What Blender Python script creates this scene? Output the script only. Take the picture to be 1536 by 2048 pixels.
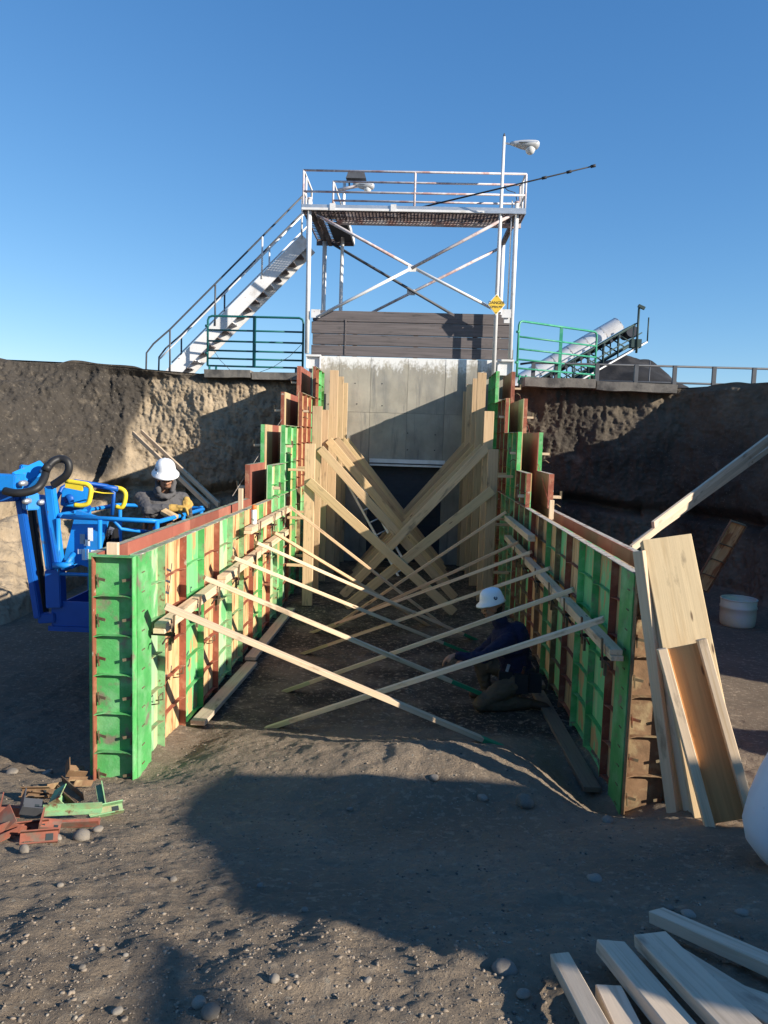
import bpy, bmesh, math, random
import numpy as np
from mathutils import Vector, Matrix, Quaternion

random.seed(11)
C = bpy.context.scene.collection
for o in list(bpy.data.objects):
    bpy.data.objects.remove(o)
V = Vector
EYE = V((0, 0, 2.85))

# ------------------------------------------------------------------ camera, sky, sun, exposure
scene = bpy.context.scene
cam_d = bpy.data.cameras.new('camera')
cam_d.sensor_fit = 'VERTICAL'
cam_d.sensor_height = 36.0
cam_d.lens = 36.0 * 1500 / 2048
cam_d.clip_start = 0.05
cam_d.clip_end = 3000
cam = bpy.data.objects.new('camera', cam_d)
C.objects.link(cam)
cam.location = EYE
cam.rotation_euler = [math.radians(a) for a in (84.4517, -1.7103, 2.1672)]
scene.camera = cam

SUN = V((1.95, -1.0, 0.88)).normalized()          # towards the sun
world = bpy.data.worlds.new('World')
scene.world = world
world.use_nodes = True
wn = world.node_tree.nodes
bg = wn['Background']
sky = wn.new('ShaderNodeTexSky')
sky.sky_type = 'NISHITA'
sky.sun_disc = False
sky.sun_elevation = math.asin(SUN.z)
sky.sun_rotation = math.atan2(SUN.x, SUN.y)
sky.altitude = 900
sky.air_density = 1.0
sky.dust_density = 0.1
sky.ozone_density = 4.0
tint = wn.new('ShaderNodeMix')                      # clear dry winter air: a touch deeper blue
tint.data_type = 'RGBA'; tint.blend_type = 'MULTIPLY'; tint.inputs[0].default_value = 1.0
tint.inputs[7].default_value = (0.74, 0.965, 1.04, 1)
world.node_tree.links.new(sky.outputs[0], tint.inputs[6])
sepc, comb = wn.new('ShaderNodeSeparateColor'), wn.new('ShaderNodeCombineColor')
world.node_tree.links.new(tint.outputs[2], sepc.inputs[0])
for i, (g_, k_) in enumerate(((1.12, .85), (.86, .97), (.68, 1.40))):      # camera colour response: milder gradient, cleaner blue
    pw, mu_ = wn.new('ShaderNodeMath'), wn.new('ShaderNodeMath')
    pw.operation = 'POWER'; pw.inputs[1].default_value = g_
    mu_.operation = 'MULTIPLY'; mu_.inputs[1].default_value = k_
    world.node_tree.links.new(sepc.outputs[i], pw.inputs[0])
    world.node_tree.links.new(pw.outputs[0], mu_.inputs[0])
    world.node_tree.links.new(mu_.outputs[0], comb.inputs[i])
world.node_tree.links.new(comb.outputs[0], bg.inputs[0])
bg.inputs[1].default_value = 0.108

sun_d = bpy.data.lights.new('sun', 'SUN')
sun_d.energy = 4.8
sun_d.angle = math.radians(0.5)
sun_d.color = (1.0, 0.91, 0.78)
sun = bpy.data.objects.new('sun', sun_d)
sun.rotation_euler = (-SUN).to_track_quat('-Z', 'Y').to_euler()
sun.location = (20, -10, 20)
C.objects.link(sun)

scene.view_settings.view_transform = 'Standard'
scene.view_settings.look = 'None'
scene.view_settings.gamma = 1.0
scene.view_settings.use_curve_mapping = False
scene.view_settings.exposure = 0.84
scene.render.engine = 'CYCLES'
scene.cycles.use_denoising = True
scene.cycles.max_bounces = 6

# ------------------------------------------------------------------ helpers
def tag(o, label=None, cat=None, group=None, kind=None):
    if label: o['label'] = label
    if cat: o['category'] = cat
    if group: o['group'] = group
    if kind: o['kind'] = kind
    return o

RC = cam.rotation_euler.to_matrix()
def ray(px, py):
    return RC @ V(((px - 768) / 1500, -(py - 1024) / 1500, -1.0))
def P(px, py, Y):
    """the place in the world that the photograph shows at (px, py), Y metres down the channel"""
    d = ray(px, py)
    return EYE + d * (Y / d.y)

def _h(ix, iy, iz, seed):
    n = (ix * 374761393 + iy * 668265263 + iz * 2147483647 + seed * 974634777) & 0xFFFFFFFF
    n = ((n ^ (n >> 13)) * 1274126177) & 0xFFFFFFFF
    n = n ^ (n >> 16)
    return (n & 0xFFFF) / 32767.5 - 1.0
def vnoise(x, y, z=0.0, seed=0):
    x, y, z = np.broadcast_arrays(np.asarray(x, float), np.asarray(y, float), np.asarray(z, float))
    ix, iy, iz = np.floor(x).astype(np.int64), np.floor(y).astype(np.int64), np.floor(z).astype(np.int64)
    fx, fy, fz = x - ix, y - iy, z - iz
    u, v, w = [f * f * f * (f * (f * 6 - 15) + 10) for f in (fx, fy, fz)]
    r = 0
    for a in (0, 1):
        for b in (0, 1):
            for c in (0, 1):
                k = (u if a else 1 - u) * (v if b else 1 - v) * (w if c else 1 - w)
                r = r + k * _h(ix + a, iy + b, iz + c, seed)
    return r
def fbm(x, y, z=0.0, seed=0, oct=4, gain=0.5):
    r, a, f = 0, 1.0, 1.0
    for i in range(oct):
        r = r + a * vnoise(np.asarray(x) * f, np.asarray(y) * f, np.asarray(z) * f, seed + i * 7)
        a *= gain; f *= 2.03
    return r

def link(name, me, mat=None, parent=None):
    o = bpy.data.objects.new(name, me)
    C.objects.link(o)
    if mat is not None and me is not None and len(me.materials) == 0:
        for m in (mat if isinstance(mat, (list, tuple)) else [mat]):
            me.materials.append(m)
    if parent is not None:
        o.parent = parent
    return o
def empty(name, loc=(0, 0, 0), rz=0.0):
    o = bpy.data.objects.new(name, None)
    o.location = loc
    o.rotation_euler = (0, 0, rz)
    o.empty_display_size = 0.1
    C.objects.link(o)
    return o
def put(o, parent):
    """parent o, keeping its place in the world"""
    o.parent = parent
    m = Matrix.LocRotScale(parent.location, parent.rotation_euler, None)
    if parent.parent is not None:
        p = parent.parent
        m = Matrix.LocRotScale(p.location, p.rotation_euler, None) @ m
    o.matrix_parent_inverse = m.inverted()
    return o

class MB:
    def __init__(s):
        s.v, s.f, s.s = [], [], []
    def add(s, vs, fs, smooth=False):
        n = len(s.v)
        s.v += [tuple(p) for p in vs]
        s.f += [tuple(i + n for i in f) for f in fs]
        s.s += [smooth] * len(fs)
        return s
    def box(s, lo, hi):
        (a, b, c), (d, e, f) = lo, hi
        vs = [(a, b, c), (d, b, c), (d, e, c), (a, e, c), (a, b, f), (d, b, f), (d, e, f), (a, e, f)]
        return s.add(vs, [(0, 3, 2, 1), (4, 5, 6, 7), (0, 1, 5, 4), (1, 2, 6, 5), (2, 3, 7, 6), (3, 0, 4, 7)])
    def bar(s, p0, p1, w, t, up=(0, 0, 1)):
        """box along p0-p1: w across (square to up), t along up"""
        p0, p1, up = V(p0), V(p1), V(up)
        d = (p1 - p0).normalized()
        x = d.cross(up)
        x = x.normalized() if x.length > 1e-5 else d.orthogonal().normalized()
        u = x.cross(d).normalized()
        vs = []
        for p in (p0, p1):
            for a, b in ((-1, -1), (1, -1), (1, 1), (-1, 1)):
                vs.append(p + x * (a * w / 2) + u * (b * t / 2))
        return s.add(vs, [(0, 1, 2, 3), (7, 6, 5, 4), (0, 4, 5, 1), (1, 5, 6, 2), (2, 6, 7, 3), (3, 7, 4, 0)])
    def tube(s, pts, r, n=8, caps=True):
        pts = [V(p) for p in pts]
        rs = r if isinstance(r, (list, tuple)) else [r] * len(pts)
        vs, fs = [], []
        prev = None
        for i, p in enumerate(pts):
            d = (pts[min(i + 1, len(pts) - 1)] - pts[max(i - 1, 0)]).normalized()
            if prev is None:
                x = d.orthogonal().normalized()
            else:
                x = (prev - d * prev.dot(d)).normalized()
            prev = x
            y = d.cross(x)
            for k in range(n):
                a = 2 * math.pi * k / n
                vs.append(p + (x * math.cos(a) + y * math.sin(a)) * rs[i])
        for i in range(len(pts) - 1):
            for k in range(n):
                a, b = i * n + k, i * n + (k + 1) % n
                fs.append((a, b, b + n, a + n))
        s.add(vs, fs, True)
        if caps:
            m = len(s.v) - len(vs)
            s.f += [tuple(m + k for k in range(n))[::-1], tuple(m + (len(pts) - 1) * n + k for k in range(n))]
            s.s += [False, False]
        return s
    def soft(s, pts, r, n=10, k=6):
        """a tube along a smooth curve through pts"""
        p = [V(q) for q in pts]; p = [p[0] * 2 - p[1]] + p + [p[-1] * 2 - p[-2]]
        out = []
        for i in range(1, len(p) - 2):
            for j in range(k):
                t = j / k
                out.append(.5 * ((2 * p[i]) + (p[i + 1] - p[i - 1]) * t + (2 * p[i - 1] - 5 * p[i] + 4 * p[i + 1] - p[i + 2]) * t * t + (3 * p[i] - p[i - 1] - 3 * p[i + 1] + p[i + 2]) * t ** 3))
        return s.tube(out + [p[-2]], r, n)
    def lathe(s, prof, n=24, c=(0, 0, 0), axis=None):
        q = V((0, 0, 1)).rotation_difference(V(axis).normalized()) if axis is not None else Quaternion()
        vs, fs = [], []
        for r, z in prof:
            for k in range(n):
                a = 2 * math.pi * k / n
                vs.append(V(c) + q @ V((r * math.cos(a), r * math.sin(a), z)))
        for i in range(len(prof) - 1):
            for k in range(n):
                a, b = i * n + k, i * n + (k + 1) % n
                fs.append((a, b, b + n, a + n))
        return s.add(vs, fs, True)
    def mesh(s, name):
        me = bpy.data.meshes.new(name)
        me.from_pydata(s.v, [], s.f)
        me.polygons.foreach_set('use_smooth', s.s)
        me.update()
        return me
    def build(s, name, mat, parent=None, keep=True):
        o = link(name, s.mesh(name), mat)
        if parent is not None:
            put(o, parent) if keep else setattr(o, 'parent', parent)
        return o

def bevelled(me, w=0.003, seg=1):
    bm = bmesh.new(); bm.from_mesh(me)
    bmesh.ops.bevel(bm, geom=list(bm.edges), offset=w, segments=seg, affect='EDGES', clamp_overlap=True)
    bm.to_mesh(me); bm.free()
    return me

def lumber(name, p0, p1, w, t, mat, up=(0, 0, 1), label=None, cat=None, group=None, parent=None, warp=0.0, bev=0.003):
    """a sawn board from p0 to p1, w across and t along up; local X runs along the grain"""
    p0, p1, up = V(p0), V(p1), V(up)
    d = p1 - p0; L = d.length; d.normalize()
    y = up.cross(d)
    y = y.normalized() if y.length > 1e-4 else d.orthogonal().normalized()
    z = d.cross(y).normalized()
    b = MB(); n = 1 if warp == 0 else 8
    vs, fs = [], []
    sgn = random.choice((-1, 1))
    for i in range(n + 1):
        x = -L / 2 + L * i / n
        off = warp * sgn * (1 - (2 * i / n - 1) ** 2)
        for a, c in ((-1, -1), (1, -1), (1, 1), (-1, 1)):
            vs.append((x, a * w / 2, c * t / 2 + off))
    fs.append((3, 2, 1, 0)); k = n * 4; fs.append((k, k + 1, k + 2, k + 3))
    for i in range(n):
        for q in range(4):
            a, c = i * 4 + q, i * 4 + (q + 1) % 4
            fs.append((a, c, c + 4, a + 4))
    b.add(vs, fs)
    me = b.mesh(name)
    bm = bmesh.new(); bm.from_mesh(me)
    ed = [e for e in bm.edges if abs((e.verts[0].co - e.verts[1].co).normalized().x) > 0.9 or n == 1]
    bmesh.ops.bevel(bm, geom=ed, offset=bev, segments=1, affect='EDGES', clamp_overlap=True)
    bmesh.ops.recalc_face_normals(bm, faces=bm.faces)
    bm.to_mesh(me); bm.free()
    o = link(name, me, mat)
    m = Matrix((d, y, z)).transposed().to_4x4()
    m.translation = (p0 + p1) / 2
    o.matrix_world = m
    o.location = m.translation; o.rotation_euler = m.to_euler()
    if parent is not None: put(o, parent)
    return tag(o, label, cat, group)

# ------------------------------------------------------------------ materials
def mat(name, col, rough=0.75, metal=0.0, var=0.18, scale=5.0, stretch=(1, 1, 1), col2=None, s2=3.0, lo=0.5, hi=0.62, st2=(1, 1, 1),
        col3=None, s3=12.0, lo3=0.6, hi3=0.68, st3=(1, 1, 1), bump=0.0, bs=40.0, bst=(1, 1, 1), rnd=0.0, det=6.0, attr=None, attrcol=None, spec=0.35, speck=0.0, speckscale=90.0, speckcol=(0.4, 0.38, 0.34)):
    m = bpy.data.materials.new(name)
    m.use_nodes = True
    nt = m.node_tree; N = nt.nodes; L = nt.links.new
    bs_ = N['Principled BSDF']
    bs_.inputs['Roughness'].default_value = rough
    bs_.inputs['Metallic'].default_value = metal
    bs_.inputs['Specular IOR Level'].default_value = spec
    tc = N.new('ShaderNodeTexCoord')
    oi = N.new('ShaderNodeObjectInfo')
    def noise(sc, st, detail=det, rough_=0.6):
        mp = N.new('ShaderNodeMapping'); mp.inputs['Scale'].default_value = st
        L(tc.outputs['Object'], mp.inputs[0])
        off = N.new('ShaderNodeVectorMath'); off.operation = 'ADD'
        sc_ = N.new('ShaderNodeMath'); sc_.operation = 'MULTIPLY'; sc_.inputs[1].default_value = 37.0
        L(oi.outputs['Random'], sc_.inputs[0])
        L(mp.outputs[0], off.inputs[0]); L(sc_.outputs[0], off.inputs[1])
        t = N.new('ShaderNodeTexNoise'); t.inputs['Scale'].default_value = sc
        t.inputs['Detail'].default_value = detail; t.inputs['Roughness'].default_value = rough_
        L(off.outputs[0], t.inputs['Vector'])
        return t.outputs[0], off.outputs[0]
    def mix(fac, a, b, mode='MIX'):
        x = N.new('ShaderNodeMix'); x.data_type = 'RGBA'; x.blend_type = mode
        for sock, val in ((x.inputs[0], fac), (x.inputs[6], a), (x.inputs[7], b)):
            if hasattr(val, 'links') or hasattr(val, 'is_linked'): L(val, sock)
            elif isinstance(val, (int, float)): sock.default_value = val
            else: sock.default_value = (*val, 1)
        return x.outputs[2]
    def ramp(v, a, b):
        r = N.new('ShaderNodeMapRange'); r.inputs[1].default_value = a; r.inputs[2].default_value = b
        r.clamp = True
        L(v, r.inputs[0]); return r.outputs[0]
    c = col
    if attr:
        at = N.new('ShaderNodeAttribute'); at.attribute_name = attr
        c = mix(at.outputs['Fac'], c, attrcol)
    if col2 is not None:
        v, _ = noise(s2, st2); c = mix(ramp(v, lo, hi), c, col2)
    if col3 is not None:
        v, _ = noise(s3, st3); c = mix(ramp(v, lo3, hi3), c, col3)
    v, vec = noise(scale, stretch)
    g = N.new('ShaderNodeMapRange'); g.inputs[1].default_value = 0.25; g.inputs[2].default_value = 0.75
    g.inputs[3].default_value = 1 - var; g.inputs[4].default_value = 1 + var; g.clamp = False
    L(v, g.inputs[0]); k = g.outputs[0]
    if rnd:
        r = N.new('ShaderNodeMapRange'); r.inputs[3].default_value = 1 - rnd; r.inputs[4].default_value = 1 + rnd
        L(oi.outputs['Random'], r.inputs[0])
        mm = N.new('ShaderNodeMath'); mm.operation = 'MULTIPLY'; L(k, mm.inputs[0]); L(r.outputs[0], mm.inputs[1]); k = mm.outputs[0]
    cc = N.new('ShaderNodeCombineColor')
    for i in range(3): L(k, cc.inputs[i])
    c = mix(1.0, c, cc.outputs[0], 'MULTIPLY')
    if speck:
        vo = N.new('ShaderNodeTexVoronoi'); vo.inputs['Scale'].default_value = speckscale
        L(tc.outputs['Object'], vo.inputs['Vector'])
        sp = N.new('ShaderNodeSeparateColor'); L(vo.outputs['Color'], sp.inputs[0])
        c = mix(ramp(sp.outputs[0], 1 - speck, 1 - speck + 0.02), c, speckcol)
    L(c, bs_.inputs['Base Color'])
    if bump:
        v, _ = noise(bs, bst, 8.0, 0.7)
        b = N.new('ShaderNodeBump'); b.inputs['Strength'].default_value = bump; b.inputs['Distance'].default_value = 0.02
        b.inputs['Distance'].default_value = .03 if bs >= 60 else .02
        L(v, b.inputs['Height']); L(b.outputs[0], bs_.inputs['Normal'])
    return m

GRAIN = (0.35, 14, 14)
def woodmat(name, col, dark, var=0.12, rnd=0.10, rough=0.7, streak=(1.2, 26, 26)):
    """sawn lumber: grain streaks along local X and a few knots"""
    m = mat(name, col, rough, var=var, scale=2.2, stretch=GRAIN, col2=dark, s2=1.5, st2=streak, lo=0.52, hi=0.75, col3=tuple(.42 * k + .03 for k in dark), s3=2.6, st3=(1, 3, 3), lo3=0.60, hi3=0.74, rnd=rnd, bump=0.12, bs=3.0, bst=(0.6, 30, 30))
    nt = m.node_tree; N = nt.nodes; L = nt.links.new
    b = N['Principled BSDF']
    src = b.inputs['Base Color'].links[0].from_socket
    tc = N.new('ShaderNodeTexCoord')
    mp = N.new('ShaderNodeMapping'); mp.inputs['Scale'].default_value = (1.6, 7, 7)
    L(tc.outputs['Object'], mp.inputs[0])
    oi = N.new('ShaderNodeObjectInfo')
    mu = N.new('ShaderNodeMath'); mu.operation = 'MULTIPLY'; mu.inputs[1].default_value = 19.0; L(oi.outputs['Random'], mu.inputs[0])
    ad = N.new('ShaderNodeVectorMath'); L(mp.outputs[0], ad.inputs[0]); L(mu.outputs[0], ad.inputs[1])
    vo = N.new('ShaderNodeTexVoronoi'); vo.inputs['Scale'].default_value = 1.0
    L(ad.outputs[0], vo.inputs['Vector'])
    r = N.new('ShaderNodeMapRange'); r.inputs[1].default_value = 0.035; r.inputs[2].default_value = 0.075
    r.inputs[3].default_value = 0.85; r.inputs[4].default_value = 0.0
    L(vo.outputs['Distance'], r.inputs[0])
    x = N.new('ShaderNodeMix'); x.data_type = 'RGBA'; L(r.outputs[0], x.inputs[0]); L(src, x.inputs[6]); x.inputs[7].default_value = (0.10, 0.05, 0.025, 1)
    L(x.outputs[2], b.inputs['Base Color'])
    return m

RUST = (0.16, 0.055, 0.03)
M = {}
M['wood'] = woodmat('fresh_lumber', (0.66, 0.50, 0.33), (0.50, 0.34, 0.19))
M['wood2'] = woodmat('yellow_lumber', (0.58, 0.41, 0.22), (0.42, 0.27, 0.13))
M['wood3'] = woodmat('plank_lumber', (0.55, 0.38, 0.22), (0.36, 0.23, 0.12), rnd=0.2)
M['oldwood'] = woodmat('weathered_timber', (0.115, 0.10, 0.10), (0.055, 0.048, 0.05), var=0.3, rnd=0.2, streak=(0.8, 20, 20))
M['plywood'] = woodmat('pale_plywood', (0.62, 0.47, 0.27), (0.50, 0.35, 0.18), streak=(1.0, 8, 8))
M['plyorange'] = woodmat('orange_plywood', (0.58, 0.29, 0.11), (0.42, 0.19, 0.07), streak=(0.6, 14, 14))
M['muddywood'] = woodmat('muddy_lumber', (0.20, 0.16, 0.115), (0.12, 0.095, 0.07))
M['scrapwood'] = woodmat('scrap_lumber', (0.56, 0.45, 0.33), (0.38, 0.29, 0.20))
GREEN = (0.085, 0.37, 0.105)
M['frame_green'] = mat('green_form_paint', GREEN, 0.6, var=0.2, scale=7, col2=(0.20, 0.47, 0.21), s2=4, lo=0.46, hi=0.66, col3=(0.22, 0.20, 0.14), s3=6, lo3=0.56, hi3=0.68, rnd=0.18, bump=0.2)
M['frame_pale'] = mat('worn_green_form_paint', (0.22, 0.42, 0.20), 0.7, var=0.25, scale=9, col2=(0.30, 0.27, 0.15), s2=6, lo=0.48, hi=0.62, col3=RUST, s3=11, lo3=0.58, hi3=0.66, rnd=0.15, bump=0.15)
M['frame_red'] = mat('rust_red_form_paint', (0.27, 0.085, 0.05), 0.75, var=0.25, scale=8, col2=(0.36, 0.17, 0.10), s2=5, lo=0.52, hi=0.65, col3=(0.42, 0.36, 0.28), s3=9, lo3=0.64, hi3=0.7, rnd=0.15, bump=0.15)
M['frame_brown'] = mat('brown_rusty_steel', (0.20, 0.12, 0.065), 0.8, var=0.3, scale=10, col2=(0.30, 0.22, 0.12), s2=7, lo=0.5, hi=0.62, rnd=0.2, bump=0.2)
VST = (5, 5, 0.6)
M['ply_green'] = mat('green_stained_form_ply', (0.17, 0.50, 0.20), 0.75, var=0.15, scale=4, stretch=VST, col2=(0.45, 0.47, 0.25), s2=1.6, st2=VST, lo=0.52, hi=0.72, col3=(0.50, 0.32, 0.14), s3=1.5, st3=(3, 3, 1.1), lo3=0.53, hi3=0.57, rnd=0.15)
M['ply_pale'] = mat('pale_green_form_ply', (0.36, 0.52, 0.31), 0.75, var=0.15, scale=4, stretch=VST, col2=(0.52, 0.44, 0.22), s2=1.5, st2=VST, lo=0.5, hi=0.66, col3=(0.14, 0.40, 0.16), s3=1.7, st3=(3, 3, 1.1), lo3=0.55, hi3=0.6, rnd=0.1)
M['ply_tan'] = mat('tan_form_ply', (0.58, 0.37, 0.17), 0.75, var=0.15, scale=4, stretch=VST, col2=(0.62, 0.47, 0.26), s2=2.0, st2=VST, lo=0.45, hi=0.65, col3=(0.33, 0.15, 0.065), s3=2.2, st3=(5, 5, 0.8), lo3=0.54, hi3=0.60, rnd=0.15)
M['ply_orange'] = mat('orange_form_ply', (0.66, 0.42, 0.11), 0.75, var=0.12, scale=3, stretch=VST, col2=(0.56, 0.50, 0.22), s2=1.6, st2=VST, lo=0.5, hi=0.7, rnd=0.1)
M['face_red'] = mat('red_brown_form_face', (0.30, 0.10, 0.07), 0.55, var=0.15, scale=3, col2=(0.36, 0.16, 0.11), s2=2, lo=0.5, hi=0.7, rnd=0.22)
M['face_tan'] = mat('tan_form_face', (0.56, 0.42, 0.24), 0.6, var=0.12, scale=3, col2=(0.45, 0.29, 0.16), s2=2, lo=0.52, hi=0.7, rnd=0.12)
M['lip'] = mat('grimy_top_rail', (0.33, 0.30, 0.22), 0.85, var=0.4, scale=16, col2=(0.17, 0.25, 0.12), s2=9, lo=0.5, hi=0.6, col3=(0.55, 0.50, 0.42), s3=14, lo3=0.58, hi3=0.66, bump=0.3)
M['lip_pale'] = mat('mortar_crusted_rail', (0.45, 0.40, 0.34), 0.9, var=0.35, scale=18, col2=(0.22, 0.13, 0.09), s2=10, lo=0.55, hi=0.62, bump=0.4)
M['iron'] = mat('dark_iron', (0.045, 0.038, 0.033), 0.6, 0.4, var=0.4, scale=14, col2=RUST, s2=10, lo=0.5, hi=0.65)
M['brass'] = mat('rusty_clamp_iron', (0.16, 0.13, 0.08), 0.7, 0.2, var=0.4, scale=14, col2=RUST, s2=10, lo=0.5, hi=0.65)
M['stencil'] = mat('stencil_ink', (0.045, 0.05, 0.07), 0.8, var=0.4, scale=20)
M['white_steel'] = mat('chalky_white_paint', (0.66, 0.66, 0.66), 0.65, var=0.12, scale=4, col2=(0.50, 0.47, 0.44), s2=3, lo=0.58, hi=0.74, col3=(0.30, 0.16, 0.11), s3=9, lo3=0.68, hi3=0.74, bump=0.1)
M['rail_rust'] = mat('rust_streaked_white_rail', (0.55, 0.50, 0.50), 0.7, var=0.15, scale=5, col2=(0.40, 0.25, 0.23), s2=3.2, lo=0.48, hi=0.60, col3=(0.68, 0.66, 0.66), s3=7, lo3=0.6, hi3=0.66)
M['grate'] = mat('rusty_grating', (0.13, 0.10, 0.095), 0.8, var=0.35, scale=9, col2=(0.26, 0.24, 0.24), s2=4, lo=0.5, hi=0.66)
M['galv'] = mat('galvanised_steel', (0.52, 0.54, 0.57), 0.4, 0.75, var=0.15, scale=6)
M['alu'] = mat('aluminium', (0.60, 0.63, 0.66), 0.35, 0.8, var=0.1, scale=6)
M['gate_teal'] = mat('teal_gate_paint', (0.012, 0.11, 0.11), 0.45, var=0.15, scale=5)
M['gate_green'] = mat('green_gate_paint', (0.035, 0.26, 0.155), 0.4, var=0.2, scale=5, col2=(0.10, 0.36, 0.24), s2=4, lo=0.5, hi=0.7)
M['grey_rail'] = mat('grey_rail_steel', (0.085, 0.09, 0.10), 0.6, 0.3, var=0.2, scale=5)
M['blue'] = mat('lift_blue_paint', (0.008, 0.21, 0.62), 0.5, var=0.10, scale=5, col2=(0.02, 0.17, 0.46), s2=3, lo=0.55, hi=0.72, col3=(0.09, 0.13, 0.18), s3=9, lo3=0.62, hi3=0.70, spec=0.4)
M['bluedark'] = mat('lift_deep_blue_paint', (0.006, 0.085, 0.36), 0.45, var=0.1, scale=5)
M['yellow'] = mat('yellow_guard_paint', (0.72, 0.55, 0.035), 0.45, var=0.08, scale=6)
M['rubber'] = mat('black_rubber', (0.017, 0.017, 0.018), 0.5, var=0.2, scale=10)
M['decal'] = mat('white_decal', (0.72, 0.74, 0.74), 0.5, var=0.06, scale=20)
M['decalgrey'] = mat('grey_decal', (0.32, 0.36, 0.40), 0.5, var=0.1, scale=30)
M['concrete'] = mat('weathered_concrete', (0.34, 0.315, 0.262), 0.88, var=0.22, scale=1.9, col2=(0.23, 0.222, 0.20), s2=0.9, st2=(2.2, 2.2, 0.8), lo=0.48, hi=0.68, col3=(0.19, 0.185, 0.172), s3=1.6, st3=(5, 5, 0.5), lo3=0.56, hi3=0.72, bump=0.10, bs=9)
M['slab'] = mat('broken_slab_concrete', (0.20, 0.185, 0.165), 0.92, var=0.25, scale=4, col2=(0.10, 0.095, 0.09), s2=3, lo=0.5, hi=0.65, bump=0.35, bs=14)
M['door'] = mat('dark_door_steel', (0.05, 0.056, 0.07), 0.8, 0.0, var=0.15, scale=5)
M['sky_white'] = mat('conveyor_cover_white', (0.68, 0.67, 0.66), 0.5, var=0.06, scale=0.8, col2=(0.44, 0.42, 0.41), s2=0.6, lo=0.5, hi=0.7)
M['truss'] = mat('green_black_truss', (0.03, 0.055, 0.055), 0.6, 0.2, var=0.2, scale=3)
M['coal'] = mat('black_stockpile', (0.017, 0.017, 0.019), 0.95, var=0.35, scale=1.5, col2=(0.034, 0.032, 0.032), s2=0.8, lo=0.5, hi=0.65, bump=0.8, bs=8)
M['signyellow'] = mat('sign_yellow', (0.72, 0.48, 0.055), 0.5, var=0.1, scale=6)
M['signink'] = mat('sign_ink', (0.05, 0.04, 0.03), 0.6)
M['lens'] = mat('lamp_lens', (0.62, 0.64, 0.64), 0.15, var=0.05, spec=0.6)
M['lamp'] = mat('lamp_housing', (0.50, 0.51, 0.52), 0.45, 0.2, var=0.08)
M['poly'] = mat('white_polythene', (0.62, 0.65, 0.68), 0.45, var=0.08, scale=3, col2=(0.50, 0.53, 0.56), s2=3, lo=0.5, hi=0.75, col3=(0.30, 0.27, 0.23), s3=7, lo3=0.64, hi3=0.72, bump=0.04, bs=12)
M['polygreen'] = mat('yellowed_polythene', (0.62, 0.66, 0.46), 0.5, var=0.1, scale=4, col2=(0.56, 0.62, 0.58), s2=2.5, lo=0.45, hi=0.65)
M['slot'] = mat('dark_opening', (0.02, 0.03, 0.035), 0.7)
M['orange'] = mat('orange_cap', (0.75, 0.16, 0.03), 0.4)
M['can'] = mat('white_can', (0.70, 0.71, 0.70), 0.35, col2=(0.25, 0.35, 0.30), s2=18, lo=0.58, hi=0.64)
M['string'] = mat('string', (0.35, 0.30, 0.26), 0.9)
M['redstring'] = mat('red_string', (0.30, 0.07, 0.05), 0.9)
M['wire'] = mat('black_cable', (0.03, 0.03, 0.032), 0.6)
# people
M['skin'] = mat('skin', (0.33, 0.17, 0.105), 0.55, var=0.10, scale=14)
M['beard'] = mat('dark_hair', (0.028, 0.019, 0.014), 0.85, var=0.2, scale=40)
M['hoodie'] = mat('grey_hoodie', (0.085, 0.082, 0.085), 0.9, var=0.14, scale=16, bump=0.25, bs=30)
M['navy'] = mat('navy_hoodie', (0.013, 0.015, 0.042), 0.9, var=0.16, scale=12, bump=0.25, bs=30)
M['logo'] = mat('yellow_green_print', (0.42, 0.40, 0.09), 0.9)
M['glove'] = mat('leather_gloves', (0.46, 0.29, 0.075), 0.75, var=0.2, scale=18, col2=(0.34, 0.20, 0.06), s2=10, lo=0.5, hi=0.65, bump=0.2, bs=40)
M['pants'] = mat('tan_work_pants', (0.105, 0.076, 0.05), 0.9, var=0.2, scale=10, bump=0.2, bs=25)
M['darkpants'] = mat('dark_work_pants', (0.035, 0.035, 0.04), 0.9, var=0.2, scale=10)
M['boot'] = mat('brown_boots', (0.07, 0.045, 0.03), 0.7)
M['helmet'] = mat('white_hard_hat', (0.80, 0.80, 0.79), 0.3, var=0.02, spec=0.5)
M['badge'] = mat('navy_badge', (0.015, 0.025, 0.08), 0.5)
M['leather'] = mat('tool_belt_leather', (0.19, 0.085, 0.04), 0.7, var=0.25, scale=14)
M['blackcloth'] = mat('black_nylon', (0.02, 0.02, 0.022), 0.8, var=0.2, scale=14)
# earth
M['ground'] = mat('gravelly_dirt', (0.265, 0.205, 0.144), 0.95, attr='pit_shade', attrcol=(0.052, 0.044, 0.035), var=0.25, scale=2.2, col2=(0.185, 0.142, 0.10), s2=1.1, lo=0.46, hi=0.66, col3=(0.33, 0.26, 0.185), s3=16, lo3=0.55, hi3=0.66, bump=1.0, bs=60,
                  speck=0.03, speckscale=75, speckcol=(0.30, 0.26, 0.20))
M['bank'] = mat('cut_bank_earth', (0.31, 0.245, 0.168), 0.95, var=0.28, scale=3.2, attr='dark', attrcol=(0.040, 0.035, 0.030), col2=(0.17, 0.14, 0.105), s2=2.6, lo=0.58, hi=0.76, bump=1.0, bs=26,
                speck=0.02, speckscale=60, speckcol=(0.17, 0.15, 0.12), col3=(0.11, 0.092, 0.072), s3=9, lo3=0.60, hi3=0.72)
M['stone'] = mat('river_stone', (0.215, 0.185, 0.148), 0.85, var=0.2, scale=8, rnd=0.30, col2=(0.17, 0.16, 0.15), s2=5, lo=0.5, hi=0.7, bump=0.15, bs=20)
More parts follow.
